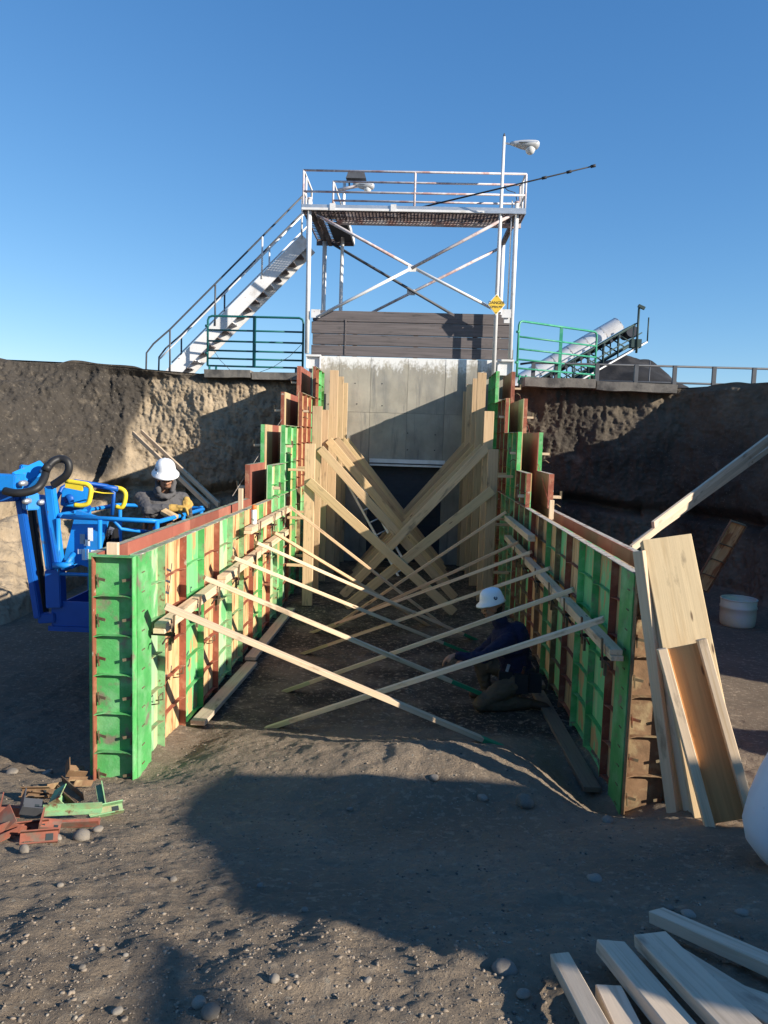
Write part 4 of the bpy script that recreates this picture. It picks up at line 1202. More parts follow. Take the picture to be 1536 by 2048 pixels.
# ------------------------------------------------------------------ conveyor with a white hood
cv = empty('belt_conveyor', (8, 35, 4.2))
tag(cv, 'long white-hooded belt conveyor with green trusses rising over the black stockpile', 'conveyor')
c0, c1 = V((2.2, 35.2, 3.6)), P(1243, 664, 35.2)
du = (c1 - c0); Lc = du.length; du.normalize()
up = V((-du.z, 0, du.x)); yy = V((0, 1, 0))
def cq(s, y, h): return c0 + du * s + yy * y + up * h
nh = 10
for k in range(nh):                                       # hood: half-round covers, one after another
    s0, s1 = Lc * (k / nh) + .02, Lc * ((k + 1) / nh) - .02
    vs, fs = [], []; n = 20
    for s in (s0, s1):
        for i in range(n + 1):
            a = math.pi * i / n
            vs.append(cq(s, -.66 * math.cos(a), .10 + .62 * math.sin(a) ** .8))
        for i in range(n + 1):
            a = math.pi * i / n
            vs.append(cq(s, -.63 * math.cos(a), .09 + .59 * math.sin(a) ** .8))
    m_ = n + 1
    for i in range(n):
        fs += [(i, i + 1, 2 * m_ + i + 1, 2 * m_ + i), (m_ + i + 1, m_ + i, 3 * m_ + i, 3 * m_ + i + 1), (i + 1, i, m_ + i, m_ + i + 1), (2 * m_ + i, 2 * m_ + i + 1, 3 * m_ + i + 1, 3 * m_ + i)]
    MB().add(vs, fs, False).build('hood_cover', M['sky_white'], cv)
    a = [cq(s1 + .01, -.665 * math.cos(math.pi * i / 8), .10 + .625 * math.sin(math.pi * i / 8) ** .8) for i in range(9)]
    T('hood_rib', a, .008, M['lamp'], 5, par=cv)
for y in (-.64, .64):
    T('chord', [cq(0, y, 0), cq(Lc + .5, y, 0)], .06, M['truss'], 5, par=cv)
    T('chord', [cq(0, y, -.70), cq(Lc + .2, y, -.70)], .06, M['truss'], 5, par=cv)
for k in range(22):
    s = Lc * k / 22
    for y in (-.64, .64):
        T('truss_web', [cq(s, y, 0), cq(s + Lc / 22, y, -.70)] if k % 2 else [cq(s, y, -.70), cq(s + Lc / 22, y, 0)], .04, M['truss'], 4, par=cv)
    T('idler', [cq(s, -.7, -.12), cq(s, .7, -.12)], .08, M['door'], 6, par=cv)
MB().add([cq(0, -.6, -.02), cq(Lc, -.6, -.02), cq(Lc, .6, -.02), cq(0, .6, -.02), cq(0, -.6, -.05), cq(Lc, -.6, -.05), cq(Lc, .6, -.05), cq(0, .6, -.05)],
         [(0, 1, 2, 3), (7, 6, 5, 4), (0, 4, 5, 1), (1, 5, 6, 2), (2, 6, 7, 3), (3, 7, 4, 0)]).build('belt', M['rubber'], cv)
# walkway on the near side
wk = -1.0
T('walkway_edge', [cq(0, wk - .35, -.92), cq(Lc + .35, wk - .35, -.92)], .05, M['lamp'], 4, par=cv)
MB().add([cq(0, wk - .3, -.88), cq(Lc + .35, wk - .3, -.88), cq(Lc + .35, wk + .55, -.88), cq(0, wk + .55, -.88), cq(0, wk - .3, -.93), cq(Lc + .35, wk - .3, -.93), cq(Lc + .35, wk + .55, -.93), cq(0, wk + .55, -.93)],
         [(0, 1, 2, 3), (7, 6, 5, 4), (0, 4, 5, 1), (1, 5, 6, 2), (2, 6, 7, 3), (3, 7, 4, 0)]).build('walkway', M['grate'], cv)
for h in (-.45, .02):
    T('walkway_rail', [cq(0, wk - .35, h), cq(Lc + .35, wk - .35, h)], .028, M['truss'], 5, par=cv)
for k in range(13):
    s = (Lc + .35) * k / 12
    q = cq(s, wk - .35, -.92)
    T('walkway_post', [q, q + V((0, 0, 1.05))], .032, M['truss'], 5, par=cv)
T('head_drum', [cq(Lc + .25, -.6, -.2), cq(Lc + .25, .6, -.2)], .26, M['door'], 14, par=cv)
MB().box(tuple(cq(Lc - .1, -1.3, -.75) - V((.22, .1, .16))), tuple(cq(Lc - .1, -1.3, -.75) + V((.22, .3, .2)))).build('drive_motor', M['truss'], cv)
q = cq(Lc - .3, wk - .4, -1.1)
T('light_mast', [q, V((q.x, q.y, P(1247, 612, 33.4).z))], .05, M['truss'], 6, par=cv)
tz = P(1247, 608, 33.4).z
MB().bar((q.x - .04, q.y, tz + .02), (q.x + .24, q.y, tz - .10), .16, .12).build('flood_lamp', M['truss'], cv)
for s in (Lc * .35, Lc * .75):
    for y in (-.7, .7):
        a = cq(s, y, -.70)
        T('support_leg', [a, V((a.x + .5, a.y, 3.9))], .09, M['truss'], 6, par=cv)
        T('support_leg', [a, V((a.x - .5, a.y, 3.9))], .09, M['truss'], 6, par=cv)

# ------------------------------------------------------------------ blue lift basket and its boom
bl_ = empty('boom_lift', (-3.2, 8.0, .8))
tag(bl_, 'blue boom lift whose basket carries the worker in the grey hoodie', 'boom lift')
def B(name, pts, r, m=None, n=8): return MB().tube(pts, r, n).build(name, m or M['blue'], bl_)
def arm(p0, p1, w_, t, m, nm='mast_arm'):
    return put(link(nm, bevelled(MB().bar(p0, p1, w_, t, (0, 1, 0)).mesh(nm), .010, 2), m), bl_)
ZF = .84
bx0, bx1, by0, by1 = -3.62, -2.56, 7.45, 9.25
zr2 = 1.97
fl = MB().box((bx0 - .05, by0 - .04, ZF - .05), (bx1 + .0, by1 + .04, ZF)); fl.build('floor_plate', M['bluedark'], bl_)
MB().box((bx0 - .02, by0 - .025, ZF + .002), (bx1 - .0, by0 - .005, ZF + .26)).build('toe_plate', M['bluedark'], bl_)
MB().box((bx0 - .02, by0 - .002, ZF + .002), (bx0, by1, ZF + .20)).build('toe_plate', M['bluedark'], bl_)
R_ = .024
B('top_rail', [(bx0 + .1, by0, zr2 - .0), (bx1 - .06, by0 + .05, zr2 - .02), (bx1 - .01, by0 + .12, zr2 - .03), (bx1, by1 - .1, zr2 - .05), (bx1 - .1, by1, zr2 - .05), (bx0 + .1, by1, zr2 - .04), (bx0, by1 - .1, zr2 - .03), (bx0, by0 + .1, zr2), (bx0 + .1, by0, zr2)], R_)
B('mid_rail', [(bx0, by0, 1.38), (bx1, by0, 1.38), (bx1, by1, 1.38), (bx0, by1, 1.38), (bx0, by0, 1.38)], R_ * .8)
for x, y in ((bx0 + .05, by0), (bx0 + .48, by0 + .0), (bx1 - .02, by0 + .08), (bx1, (by0 + by1) / 2), (bx1 - .05, by1), (bx0, by1 - .05), (bx0, 8.3)):
    B('rail_post', [(x, y, ZF + .01), (x, y, zr2 - .02)], R_)
B('inner_rail', [(bx0 + .62, by0 + .03, zr2 - .03), (bx0 + .66, by0 + .1, zr2 - .12), (bx0 + 1.0, by0 + .25, zr2 - .17), (bx1 - .12, by0 + .3, zr2 - .16), (bx1 - .06, by0 + .12, zr2 - .1)], R_ * .8)
# control console and its yellow guards
arm(P(126, 990, 8.1), P(176, 996, 8.15), .22, .17, M['blue'], 'control_console')
arm(P(128, 1012, 8.2), P(176, 1030, 8.25), .2, .10, M['bluedark'], 'console_shelf')
MB().lathe([(0, .03), (.05, .03), (.055, .0)], 16, P(139, 998, 7.98), (0, -1, 0)).build('console_knob', M['bluedark'], bl_)
B('console_hoop', [P(118, 1035, 7.9), P(112, 1000, 7.9), P(124, 976, 7.95), P(150, 962, 8.1), P(215, 972, 8.3), P(228, 985, 8.3), P(224, 1030, 8.3)], .022, M['bluedark'])
B('console_plate', [P(178, 968, 8.3), P(235, 978, 8.3)], .03, M['bluedark'])
def guard(pts, Y, lab):
    MB().soft([P(a, b, Y) for a, b in pts], .026, 8, 4).build('guard_handle', M['yellow'], bl_)
guard([(131, 962), (165, 967), (176, 970), (182, 979), (179, 1000), (174, 1008), (162, 1011), (149, 1010)], 7.75, '')
MB().bar(P(132, 968, 7.75), P(166, 975, 7.75), .03, .075).build('guard_plate', M['yellow'], bl_)
guard([(228, 975), (243, 978), (251, 987), (249, 1005), (243, 1015), (232, 1013)], 8.35, '')
B('cable', [P(183, 982, 7.8), P(205, 986, 8.0), P(228, 987, 8.3)], .008, M['yellow'], 5)
# battery cover with decals, inside the front rail
a0, a1 = P(186, 1030, 7.62), P(160, 1128, 7.62)
MB().bar(a0, a1, .34, .05, (0, 1, 0)).build('side_cover', M['blue'], bl_)
def decal(px0, py0, px1, py1, m, Y=7.57):
    q0, q1 = P(px0, py0, Y), P(px1, py1, Y)
    MB().box((min(q0.x, q1.x), Y - .004, min(q0.z, q1.z)), (max(q0.x, q1.x), Y, max(q0.z, q1.z))).build('decal', m, bl_)
decal(176, 1055, 186, 1082, M['decal']); decal(160, 1068, 170, 1088, M['decalgrey']); decal(168, 1079, 180, 1092, M['decal'])
decal(156, 1098, 163, 1108, M['decal']); decal(164, 1098, 171, 1120, M['decal']); decal(173, 1098, 178, 1120, M['decal']); decal(182, 1100, 192, 1112, M['decal'])
w = MB(); pts = [P(188, 1060, 7.8), P(204, 1070, 7.8), P(200, 1086, 7.8), P(186, 1092, 7.8)]
w.add([p for p in pts] + [p + V((0, .02, 0)) for p in pts], [(3, 2, 1, 0), (4, 5, 6, 7)] + [(i, (i + 1) % 4, (i + 1) % 4 + 4, i + 4) for i in range(4)])
w.build('manual_box', M['decal'], bl_)
MB().bar(P(206, 1060, 7.9), P(212, 1105, 7.9), .28, .12, (0, 1, 0)).build('tool_tray', M['rubber'], bl_)
MB().bar(P(224, 1055, 7.85), P(216, 1082, 7.85), .05, .02, (0, 1, 0)).build('document_tube', M['galv'], bl_)
# the mast that carries the basket: two broad arms and the jib's parallel links
arm(P(100, 972, 7.55), P(119, 1138, 7.45), .085, .10, M['blue'])
arm(P(80, 990, 7.6), P(103, 1140, 7.5), .06, .14, M['blue'])
arm(P(92, 1000, 7.52), P(114, 1135, 7.40), .03, .06, M['bluedark'], 'mast_rib')
arm(P(110, 1139, 7.5), P(113, 1215, 7.45), .16, .14, M['bluedark'])
arm(P(38, 985, 7.5), P(78, 1236, 7.4), .07, .09, M['bluedark'], 'jib_link')
arm(P(62, 1000, 7.75), P(90, 1236, 7.6), .06, .10, M['rubber'], 'jib_cylinder')
arm(P(78, 1236, 7.42), P(112, 1234, 7.45), .1, .1, M['bluedark'], 'jib_foot')
B('crossbar', [P(107, 1131, 7.36), P(145, 1131, 7.36)], .033)
B('crossbar', [P(134, 1128, 7.36), P(147, 1108, 7.5)], .028)
# boom head coming in from the left
arm(P(-60, 962, 7.3), P(40, 967, 7.3), .17, .20, M['blue'], 'boom_tip')
arm(P(-70, 995, 7.35), P(34, 990, 7.4), .12, .14, M['bluedark'], 'boom_tip')
arm(P(28, 968, 7.4), P(84, 942, 7.75), .16, .2, M['blue'], 'boom_head')
arm(P(40, 936, 7.5), P(80, 940, 7.7), .07, .05, M['blue'], 'boom_lug')
arm(P(48, 1003, 7.4), P(74, 1002, 7.5), .17, .12, M['blue'], 'boom_fork')
for px, py, Y in ((42, 967, 7.22), (50, 1003, 7.28), (84, 943, 7.6), (80, 1005, 7.45)):
    q = P(px, py, Y)
    MB().lathe([(0, .02), (.016, .022), (.02, .01), (.028, .008), (.030, -.08)], 14, q, (0, -1, 0)).build('pivot_pin', M['galv'], bl_)
MB().soft([P(10, 982, 7.15), P(30, 986, 7.12), P(55, 984, 7.15), P(76, 975, 7.2), P(88, 957, 7.3), P(94, 938, 7.4), P(105, 924, 7.45), P(120, 918, 7.5), P(134, 922, 7.5), P(138, 936, 7.5), P(132, 951, 7.5), P(118, 962, 7.5), P(106, 970, 7.5)], .040, 10).build('hose', M['rubber'], bl_)
B('hose_clamp', [P(90, 942, 7.35), P(98, 930, 7.38)], .046, M['rubber'], 10)

# ------------------------------------------------------------------ people
class Fig:
    def __init__(s): s.p = []
    def cap(s, a, ra, b, rb, t): s.p.append(('c', V(a), ra, V(b), rb, t)); return s
    def ell(s, c, r, t, q=None): s.p.append(('e', V(c), V(r), q or Quaternion(), 0, t)); return s
    def chain(s, pts, t):
        for (a, ra), (b, rb) in zip(pts[:-1], pts[1:]): s.cap(a, ra, b, rb, t)
        return s
    def build(s, name, mats, voxel, parent, fold=None, smooth=5):
        bm = bmesh.new()
        for k in s.p:
            if k[0] == 'c':
                a, ra, b, rb = k[1:5]
                L = (b - a).length
                q = V((0, 0, 1)).rotation_difference(b - a) if L > 1e-5 else Quaternion()
                n = 14; rings = []
                prof = [(ra * math.cos(t), -ra * math.sin(t)) for t in (1.4, 1.0, .5, 0)] + [(rb * math.cos(t), L + rb * math.sin(t)) for t in (0, .5, 1.0, 1.4)]
                for r, z in prof:
                    rings.append([bm.verts.new(a + q @ V((r * math.cos(2 * math.pi * i / n), r * math.sin(2 * math.pi * i / n), z))) for i in range(n)])
                for r0, r1 in zip(rings[:-1], rings[1:]):
                    for i in range(n): bm.faces.new((r0[i], r0[(i + 1) % n], r1[(i + 1) % n], r1[i]))
                bm.faces.new(rings[0][::-1]); bm.faces.new(rings[-1])
            else:
                m = Matrix.Translation(k[1]) @ k[3].to_matrix().to_4x4() @ Matrix.Diagonal((*k[2], 1))
                bmesh.ops.create_uvsphere(bm, u_segments=20, v_segments=14, radius=1.0, matrix=m)
        me = bpy.data.meshes.new(name); bm.to_mesh(me); bm.free()
        o = bpy.data.objects.new(name, me); C.objects.link(o)
        r = o.modifiers.new('r', 'REMESH'); r.mode = 'VOXEL'; r.voxel_size = voxel
        f = o.modifiers.new('s', 'SMOOTH'); f.iterations = smooth; f.factor = .5
        dg = bpy.context.evaluated_depsgraph_get()
        nm = bpy.data.meshes.new_from_object(o.evaluated_get(dg), depsgraph=dg)
        o.modifiers.clear(); o.data = nm; nm.name = name
        nv = len(nm.vertices)
        co = np.empty(nv * 3); nm.vertices.foreach_get('co', co); co = co.reshape(-1, 3)
        no = np.empty(nv * 3); nm.vertices.foreach_get('normal', no); no = no.reshape(-1, 3)
        D = []
        for k in s.p:
            if k[0] == 'c':
                a, b = np.array(k[1]), np.array(k[3]); ab = b - a
                t = np.clip(((co - a) @ ab) / max(ab @ ab, 1e-9), 0, 1)
                D.append(np.linalg.norm(co - a - t[:, None] * ab, axis=1) - (k[2] + (k[4] - k[2]) * t))
            else:
                mi = np.array((k[3].inverted()).to_matrix())
                l = (co - np.array(k[1])) @ mi.T
                rr = np.array(k[2]); q = np.linalg.norm(l / rr, axis=1)
                D.append((q - 1) * rr.min())
        tags = np.array([k[5] for k in s.p])[np.argmin(np.stack(D), 0)]
        if fold:
            wgt = np.isin(tags, fold['tags'])
            d = fold['amp'] * (1 - 2 * np.abs(fbm(co[:, 0] * 9, co[:, 1] * 9, co[:, 2] * 14, 5, 3)))
            co = co + no * (d * wgt)[:, None]
            nm.vertices.foreach_set('co', co.ravel())
        names = list(mats)
        for k in names: nm.materials.append(mats[k])
        vi = np.array([names.index(t) for t in tags])
        npoly = len(nm.polygons)
        ls = np.empty(npoly, np.int32); nm.polygons.foreach_get('loop_start', ls)
        lv = np.empty(len(nm.loops), np.int32); nm.loops.foreach_get('vertex_index', lv)
        nm.polygons.foreach_set('material_index', vi[lv[ls]].astype(np.int32))
        nm.polygons.foreach_set('use_smooth', np.ones(npoly, bool))
        nm.update()
        put(o, parent)
        return o

def hard_hat(parent, c, fwd, up, s=1.0, full=True, badge=1, bx=-.02):
    """a white hard hat centred on the head at c; brim all round, three ridges and a round badge"""
    fwd, up = V(fwd).normalized(), V(up).normalized()
    sd = up.cross(fwd).normalized(); fwd = sd.cross(up)
    m = Matrix((fwd, sd, up)).transposed().to_4x4(); m.translation = V(c)
    b = MB(); n = 36
    vs, fs = [], []
    rings = [(1.36 if full else 1.04, -.022), (1.34, -.006), (1.06, .022), (1.0, .045), (.95, .078), (.85, .106), (.67, .128), (.43, .141), (.18, .146)]
    for j, (r, z) in enumerate(rings):
        for k in range(n):
            a = 2 * math.pi * k / n
            rr = r
            if j < 2: rr = ((1.33 if full else 1.14) + (.10 if full else .26) * max(0, math.cos(a)) ** 1.5 - (.10 if full else .05) * max(0, -math.cos(a)))
            x = .130 * rr * math.cos(a); y = .108 * rr * math.sin(a)
            zz = z + (.0 if j > 2 else -.010 * math.cos(a))
            if 4 <= j: zz += .006 * math.exp(-(y / .012) ** 2) + .004 * math.exp(-((abs(y) - .038) / .010) ** 2)
            vs.append((x * s, y * s, zz * s))
    for i in range(len(rings) - 1):
        for k in range(n):
            a, c2 = i * n + k, i * n + (k + 1) % n
            fs.append((a, c2, c2 + n, a + n))
    fs.append(tuple((len(rings) - 1) * n + k for k in range(n)))
    inner = [(.97, .012), (.92, .065), (.7, .112), (.2, .132)]
    st = len(vs)
    for r, z in [(1.20, -.012)] + inner:
        for k in range(n):
            a = 2 * math.pi * k / n
            vs.append((.130 * r * math.cos(a) * s, .108 * r * math.sin(a) * s, (z - .006) * s))
    for i in range(len(inner)):
        for k in range(n):
            a, c2 = st + i * n + k, st + i * n + (k + 1) % n
            fs.append((c2, a, a + n, c2 + n))
    for k in range(n):
        fs.append((k, st + k, st + (k + 1) % n, (k + 1) % n))
    b.add(vs, fs, True)
    o = b.build('hard_hat', M['helmet'])
    o.matrix_world = m; o.location = m.translation; o.rotation_euler = m.to_euler()
    put(o, parent)
    q = MB().lathe([(0, .004), (.021 * s, .004), (.023 * s, 0)], 18, V((bx * s, badge * .104 * s * math.sqrt(max(0, 1 - (bx / .13) ** 2)), .056 * s)), (bx * 40 * .25, badge * .93, .36)).build('badge', M['badge'])
    q.parent = o
    q2 = MB().lathe([(0, .0062), (.012 * s, .0062), (.012 * s, .004)], 14, V((bx * s, badge * .104 * s * math.sqrt(max(0, 1 - (bx / .13) ** 2)), .056 * s)), (bx * 40 * .25, badge * .93, .36)).build('badge_mark', M['decalgrey'])
    q2.parent = o
    for k in (-1, 1):
        e = MB().bar(V((-.09 * s, k * .085 * s, .02 * s)), V((.085 * s, k * .085 * s, .02 * s)), .02 * s, .012 * s).build('side_lug', M['helmet']); e.parent = o
    return o

def head(f, c, fwd, up, s=1.0, beard='goatee', hood=None):
    """skull, jaw, ears, nose, brows, lips and eyes around c (the middle of the head)"""
    fwd, up = V(fwd).normalized(), V(up).normalized(); sd = up.cross(fwd).normalized(); fwd = sd.cross(up)
    q = Matrix((fwd, sd, up)).transposed().to_quaternion()
    w = lambda x, y, z: V(c) + (fwd * x + sd * y + up * z) * s
    f.ell(w(-.012, 0, .030), (.098 * s, .076 * s, .095 * s), 'skin', q)
    f.ell(w(.020, 0, -.045), (.070 * s, .060 * s, .075 * s), 'skin', q)
    f.ell(w(.058, 0, -.085), (.028 * s, .030 * s, .024 * s), 'beard' if beard else 'skin', q)
    f.ell(w(.074, 0, .018), (.022 * s, .050 * s, .012 * s), 'skin', q)                 # brow
    f.cap(w(.086, 0, .008), .009 * s, w(.104, 0, -.026), .014 * s, 'skin')             # nose
    for k in (-1, 1):
        f.ell(w(.094, k * .013, -.029), (.012 * s, .010 * s, .009 * s), 'skin', q)
        f.ell(w(.070, k * .034, -.022), (.024 * s, .026 * s, .022 * s), 'skin', q)       # cheeks
        f.ell(w(.079, k * .031, .002), (.012 * s, .019 * s, .010 * s), 'beard', q)       # dark eye areas
        f.ell(w(-.005, k * .077, -.005), (.020 * s, .010 * s, .032 * s), 'skin', q)      # ears
    f.ell(w(.090, 0, -.046), (.009 * s, .026 * s, .006 * s), 'beard' if beard else 'skin', q)
    f.ell(w(.088, 0, -.056), (.011 * s, .022 * s, .007 * s), 'skin', q)
    f.ell(w(.085, 0, -.066), (.011 * s, .019 * s, .007 * s), 'skin', q)
    f.ell(w(-.035, 0, -.01), (.078 * s, .073 * s, .065 * s), 'beard', q)                 # hair at the back
    return w

def fingers(f, wrist, palm_dir, side_dir, nrm, t, s=1.0, curl=.8, thumb=1):
    """a palm, four bent fingers of unequal length and a thumb leaving the side of the palm"""
    pd, sd = V(palm_dir).normalized(), V(side_dir).normalized(); nr = V(nrm).normalized()
    w = V(wrist)
    f.ell(w + pd * .045 * s, (.030 * s, .030 * s, .030 * s), t)
    for k, (o, l) in enumerate(((-.033, .068), (-.011, .078), (.011, .074), (.031, .058))):
        b = w + pd * .078 * s + sd * o * s
        f.cap(w + pd * .02 * s + sd * o * .8 * s, .018 * s, b, .015 * s, t)
        m = b + (pd * math.cos(curl) + nr * math.sin(curl)) * l * .5 * s
        e = m + (pd * math.cos(curl * 2.1) + nr * math.sin(curl * 2.1)) * l * .5 * s
        f.cap(b, .014 * s, m, .013 * s, t); f.cap(m, .013 * s, e, .010 * s, t)
    b = w + pd * .025 * s + sd * thumb * -.034 * s
    m = b + (pd * .5 - sd * thumb * .7 + nr * .5).normalized() * .04 * s
    e = m + (pd * .8 + nr * .6).normalized() * .032 * s
    f.cap(b, .018 * s, m, .016 * s, t); f.cap(m, .015 * s, e, .012 * s, t)

# the worker in the lift basket, elbows bent, gloved hands together over the wall's edge
w1 = empty('person', (-2.95, 8.55, ZF))
tag(w1, 'worker in a grey hoodie, leather gloves and white hard hat standing in the blue basket', 'person')
f = Fig()
hc = P(331, 957, 8.45)                                   # middle of the head
fw, upv = V((.42, -.86, -.24)), V((.08, -.26, .95))
head(f, hc, fw, upv, 1.0)
nk = hc + V((-.03, .09, -.13))
ch = hc + V((-.07, .13, -.36)); be = hc + V((-.10, .18, -.66)); hp = V((ch.x - .03, ch.y + .09, ZF + .93))
f.cap(nk + V((0, 0, .02)), .058, ch + V((0, 0, .1)), .07, 'skin')
ax_ = V((.86, .46, 0)).normalized()                      # from his right shoulder to his left
f.ell(ch, (.245, .15, .22), 'hoodie', Matrix.Rotation(math.atan2(ax_.y, ax_.x), 3, 'Z').to_quaternion())
f.ell(be, (.185, .14, .23), 'hoodie', Matrix.Rotation(math.atan2(ax_.y, ax_.x), 3, 'Z').to_quaternion())
f.ell(hp + V((0, 0, .03)), (.18, .14, .15), 'pants', Matrix.Rotation(math.atan2(ax_.y, ax_.x), 3, 'Z').to_quaternion())
sR, sL = ch - ax_ * .25 + V((0, 0, .12)), ch + ax_ * .22 + V((0, 0, .11))
hR, hL = P(352, 1016, 8.20), P(373, 1000, 8.30)
eR = P(296, 1020, 8.15); eL = sL + V((.09, -.09, -.22))
f.chain([(ch + V((0, .02, .13)), .085), (sR, .080), (sR * .45 + eR * .55, .066), (eR, .060)], 'hoodie')
f.chain([(eR, .060), (eR * .35 + hR * .65, .050), (eR * .15 + hR * .85, .046)], 'hoodie')
f.chain([(ch + V((0, .02, .13)), .085), (sL, .080), (sL * .5 + eL * .5, .064), (eL, .056)], 'hoodie')
f.chain([(eL, .056), (eL * .4 + hL * .6, .048), (eL * .2 + hL * .8, .044)], 'hoodie')
f.cap(eR * .16 + hR * .84, .050, hR, .042, 'glove'); f.cap(eL * .2 + hL * .8, .048, hL, .042, 'glove')
fingers(f, hR, (hR - eR).normalized() + V((.15, 0, -.15)), V((.2, -.75, .6)), V((-.1, -.5, -.8)), 'glove', 1.15, .55)
fingers(f, hL, V((.25, -.55, -.75)), V((.85, .3, .1)), V((-.75, -.4, -.3)), 'glove', 1.12, .9, -1)
# hood bunched round the neck
for k in range(12):
    a = 2 * math.pi * k / 12; b2 = 2 * math.pi * (k + 1) / 12
    def hp_(t): return hc + V((-.03, .055, -.155)) + ax_ * .092 * math.cos(t) + V((-.46, .86, .12)) * .10 * math.sin(t) + V((0, 0, .035 * math.sin(t)))
    f.cap(hp_(a), .034, hp_(b2), .034, 'hoodie')
for sgn in (-1, 1):                                       # the hood's edges rise beside the cheeks under the hat
    f.chain([(hc + ax_ * .088 * sgn + V((-.02, .06, .05)), .022), (hc + ax_ * .098 * sgn + V((-.01, .03, -.05)), .024), (hc + ax_ * .075 * sgn + V((.01, -.03, -.14)), .026)], 'hoodie')
f.ell(hc + V((-.045, .085, -.01)), (.09, .085, .10), 'hoodie')
# print on the chest
pc = ch + V((.055, -.115, -.03))
f.ell(pc + V((.03, -.012, -.03)), (.032, .014, .040), 'logo'); f.ell(pc + V((.0, -.02, .03)), (.014, .012, .03), 'logo')
for sgn in (-1, 1):
    h0 = hp + ax_ * .09 * sgn
    kn = V((h0.x + .05, h0.y - .08, ZF + .50)); an = V((h0.x + .02, h0.y + .02, ZF + .09))
    f.chain([(h0, .095), (kn, .066), (an, .052)], 'pants')
    f.chain([(an - V((0, 0, .03)), .052), (an + V((.06, -.14, -.055)), .038)], 'boot')
body = f.build('body', {'skin': M['skin'], 'beard': M['beard'], 'hoodie': M['hoodie'], 'glove': M['glove'], 'pants': M['darkpants'], 'boot': M['boot'], 'logo': M['logo']}, .0062, w1, {'tags': ['hoodie', 'pants'], 'amp': .007}, 3)
hard_hat(w1, hc + upv.normalized() * .072 + fw.normalized() * -.012, fw, upv, 1.06, True, -1, .045)
# tool belt
for k in range(5):
    a = -2.6 + k * .75
    q = hp + V((.2 * math.cos(a), .16 * math.sin(a), .10))
    MB().bar(q, q - V((0, 0, .2)), .11, .06, (math.cos(a), math.sin(a), 0)).build('tool_pouch', M['leather'], w1)
T('belt', [hp + V((.195 * math.cos(a), .155 * math.sin(a), .13)) for a in np.linspace(0, 2 * math.pi, 22)], .022, M['leather'], 6, par=w1)
# the short block he holds
lumber('wood_block', P(326, 1022, 8.10), P(352, 1036, 8.05), .085, .045, M['wood2'], up=(.2, -.4, .9), label='short wooden block held under the gloved hands of the worker in the basket', cat='block')

# the worker kneeling in the channel, back to the shaded wall, reaching left
w2 = empty('person', (1.0, 7.9, 0))
tag(w2, 'worker in a navy hoodie and white hard hat kneeling between the walls under the braces', 'person')
f = Fig()
h2 = P(984, 1216, 7.95)
fw2, up2 = V((-.93, -.18, -.30)), V((-.22, -.06, .97))
head(f, h2, fw2, up2, 1.02, 'goatee')
sh = P(1017, 1283, 8.0); bk = P(1034, 1340, 8.0)
hp2 = P(1034, 1395, 8.0); hp2.z = max(hp2.z, .36)
f.cap(h2 + V((.05, .01, -.08)), .062, sh + V((-.03, 0, .08)), .075, 'skin')
f.cap(h2 + V((.07, .01, -.11)), .078, sh + V((-.02, 0, .08)), .10, 'navy')
f.ell(sh, (.18, .225, .22), 'navy', Quaternion((0, 1, 0), -.45))
f.cap(sh + V((.02, 0, .02)), .175, bk, .17, 'navy'); f.cap(bk, .17, hp2, .185, 'navy')
f.ell(sh + V((.09, 0, .02)), (.13, .20, .2), 'navy')
f.ell(hp2 + V((.02, 0, -.04)), (.20, .215, .17), 'blackcloth')
# near arm (his left) reaches to the ground in front; far arm behind
hd = P(908, 1316, 7.75); hd.z = .60
s0 = sh + V((-.03, -.19, .06)); e0_ = P(966, 1316, 7.65)
f.chain([(sh + V((0, -.05, .08)), .10), (s0, .088), (s0 * .5 + e0_ * .5, .074), (e0_, .062)], 'navy')
f.chain([(e0_, .062), (e0_ * .4 + hd * .6, .050), (e0_ * .16 + hd * .84, .044)], 'navy')
f.cap(e0_ * .16 + hd * .84, .034, hd, .030, 'skin')
fingers(f, hd, (-.9, .0, -.4), (0, 1, 0), (-.1, 0, -1), 'skin', 1.0, .6)
s1_ = sh + V((-.03, .19, .06)); e1_ = s1_ + V((-.20, .02, -.22)); hd1 = e1_ + V((-.22, -.05, -.12))
f.chain([(sh + V((0, .05, .08)), .10), (s1_, .088), (e1_, .062), (e1_ * .2 + hd1 * .8, .046)], 'navy')
f.cap(e1_ * .2 + hd1 * .8, .034, hd1, .030, 'skin'); fingers(f, hd1, (-.9, .0, -.4), (0, 1, 0), (-.1, 0, -1), 'skin', 1.0, .6, -1)
# near knee down, far knee forward
kn = P(962, 1392, 7.72); kn.z = .10
ft = V((hp2.x + .10, hp2.y - .16, .09))
f.chain([(hp2 + V((0, -.11, -.06)), .125), ((hp2 + kn) * .5 + V((0, -.08, .0)), .105), (kn, .080)], 'pants')
f.chain([(kn, .080), (kn * .45 + ft * .55, .078), (ft, .055)], 'pants')
f.chain([(ft, .052), (ft + V((.17, .0, -.03)), .045), (ft + V((.20, 0, -.05)), .040)], 'boot')
kf = V((kn.x + .02, hp2.y + .14, .42)); ff_ = V((kn.x + .12, hp2.y + .15, .08))
f.chain([(hp2 + V((0, .11, -.02)), .125), (kf, .082), (ff_, .056)], 'pants')
f.chain([(ff_, .054), (ff_ + V((-.17, 0, -.03)), .042)], 'boot')
f.build('body', {'skin': M['skin'], 'beard': M['beard'], 'navy': M['navy'], 'pants': M['pants'], 'boot': M['boot'], 'blackcloth': M['blackcloth']}, .009, w2, {'tags': ['navy', 'pants'], 'amp': .008}, 4)
hard_hat(w2, h2 + up2.normalized() * .074 + fw2.normalized() * -.012, fw2, up2, .98, False, 1)
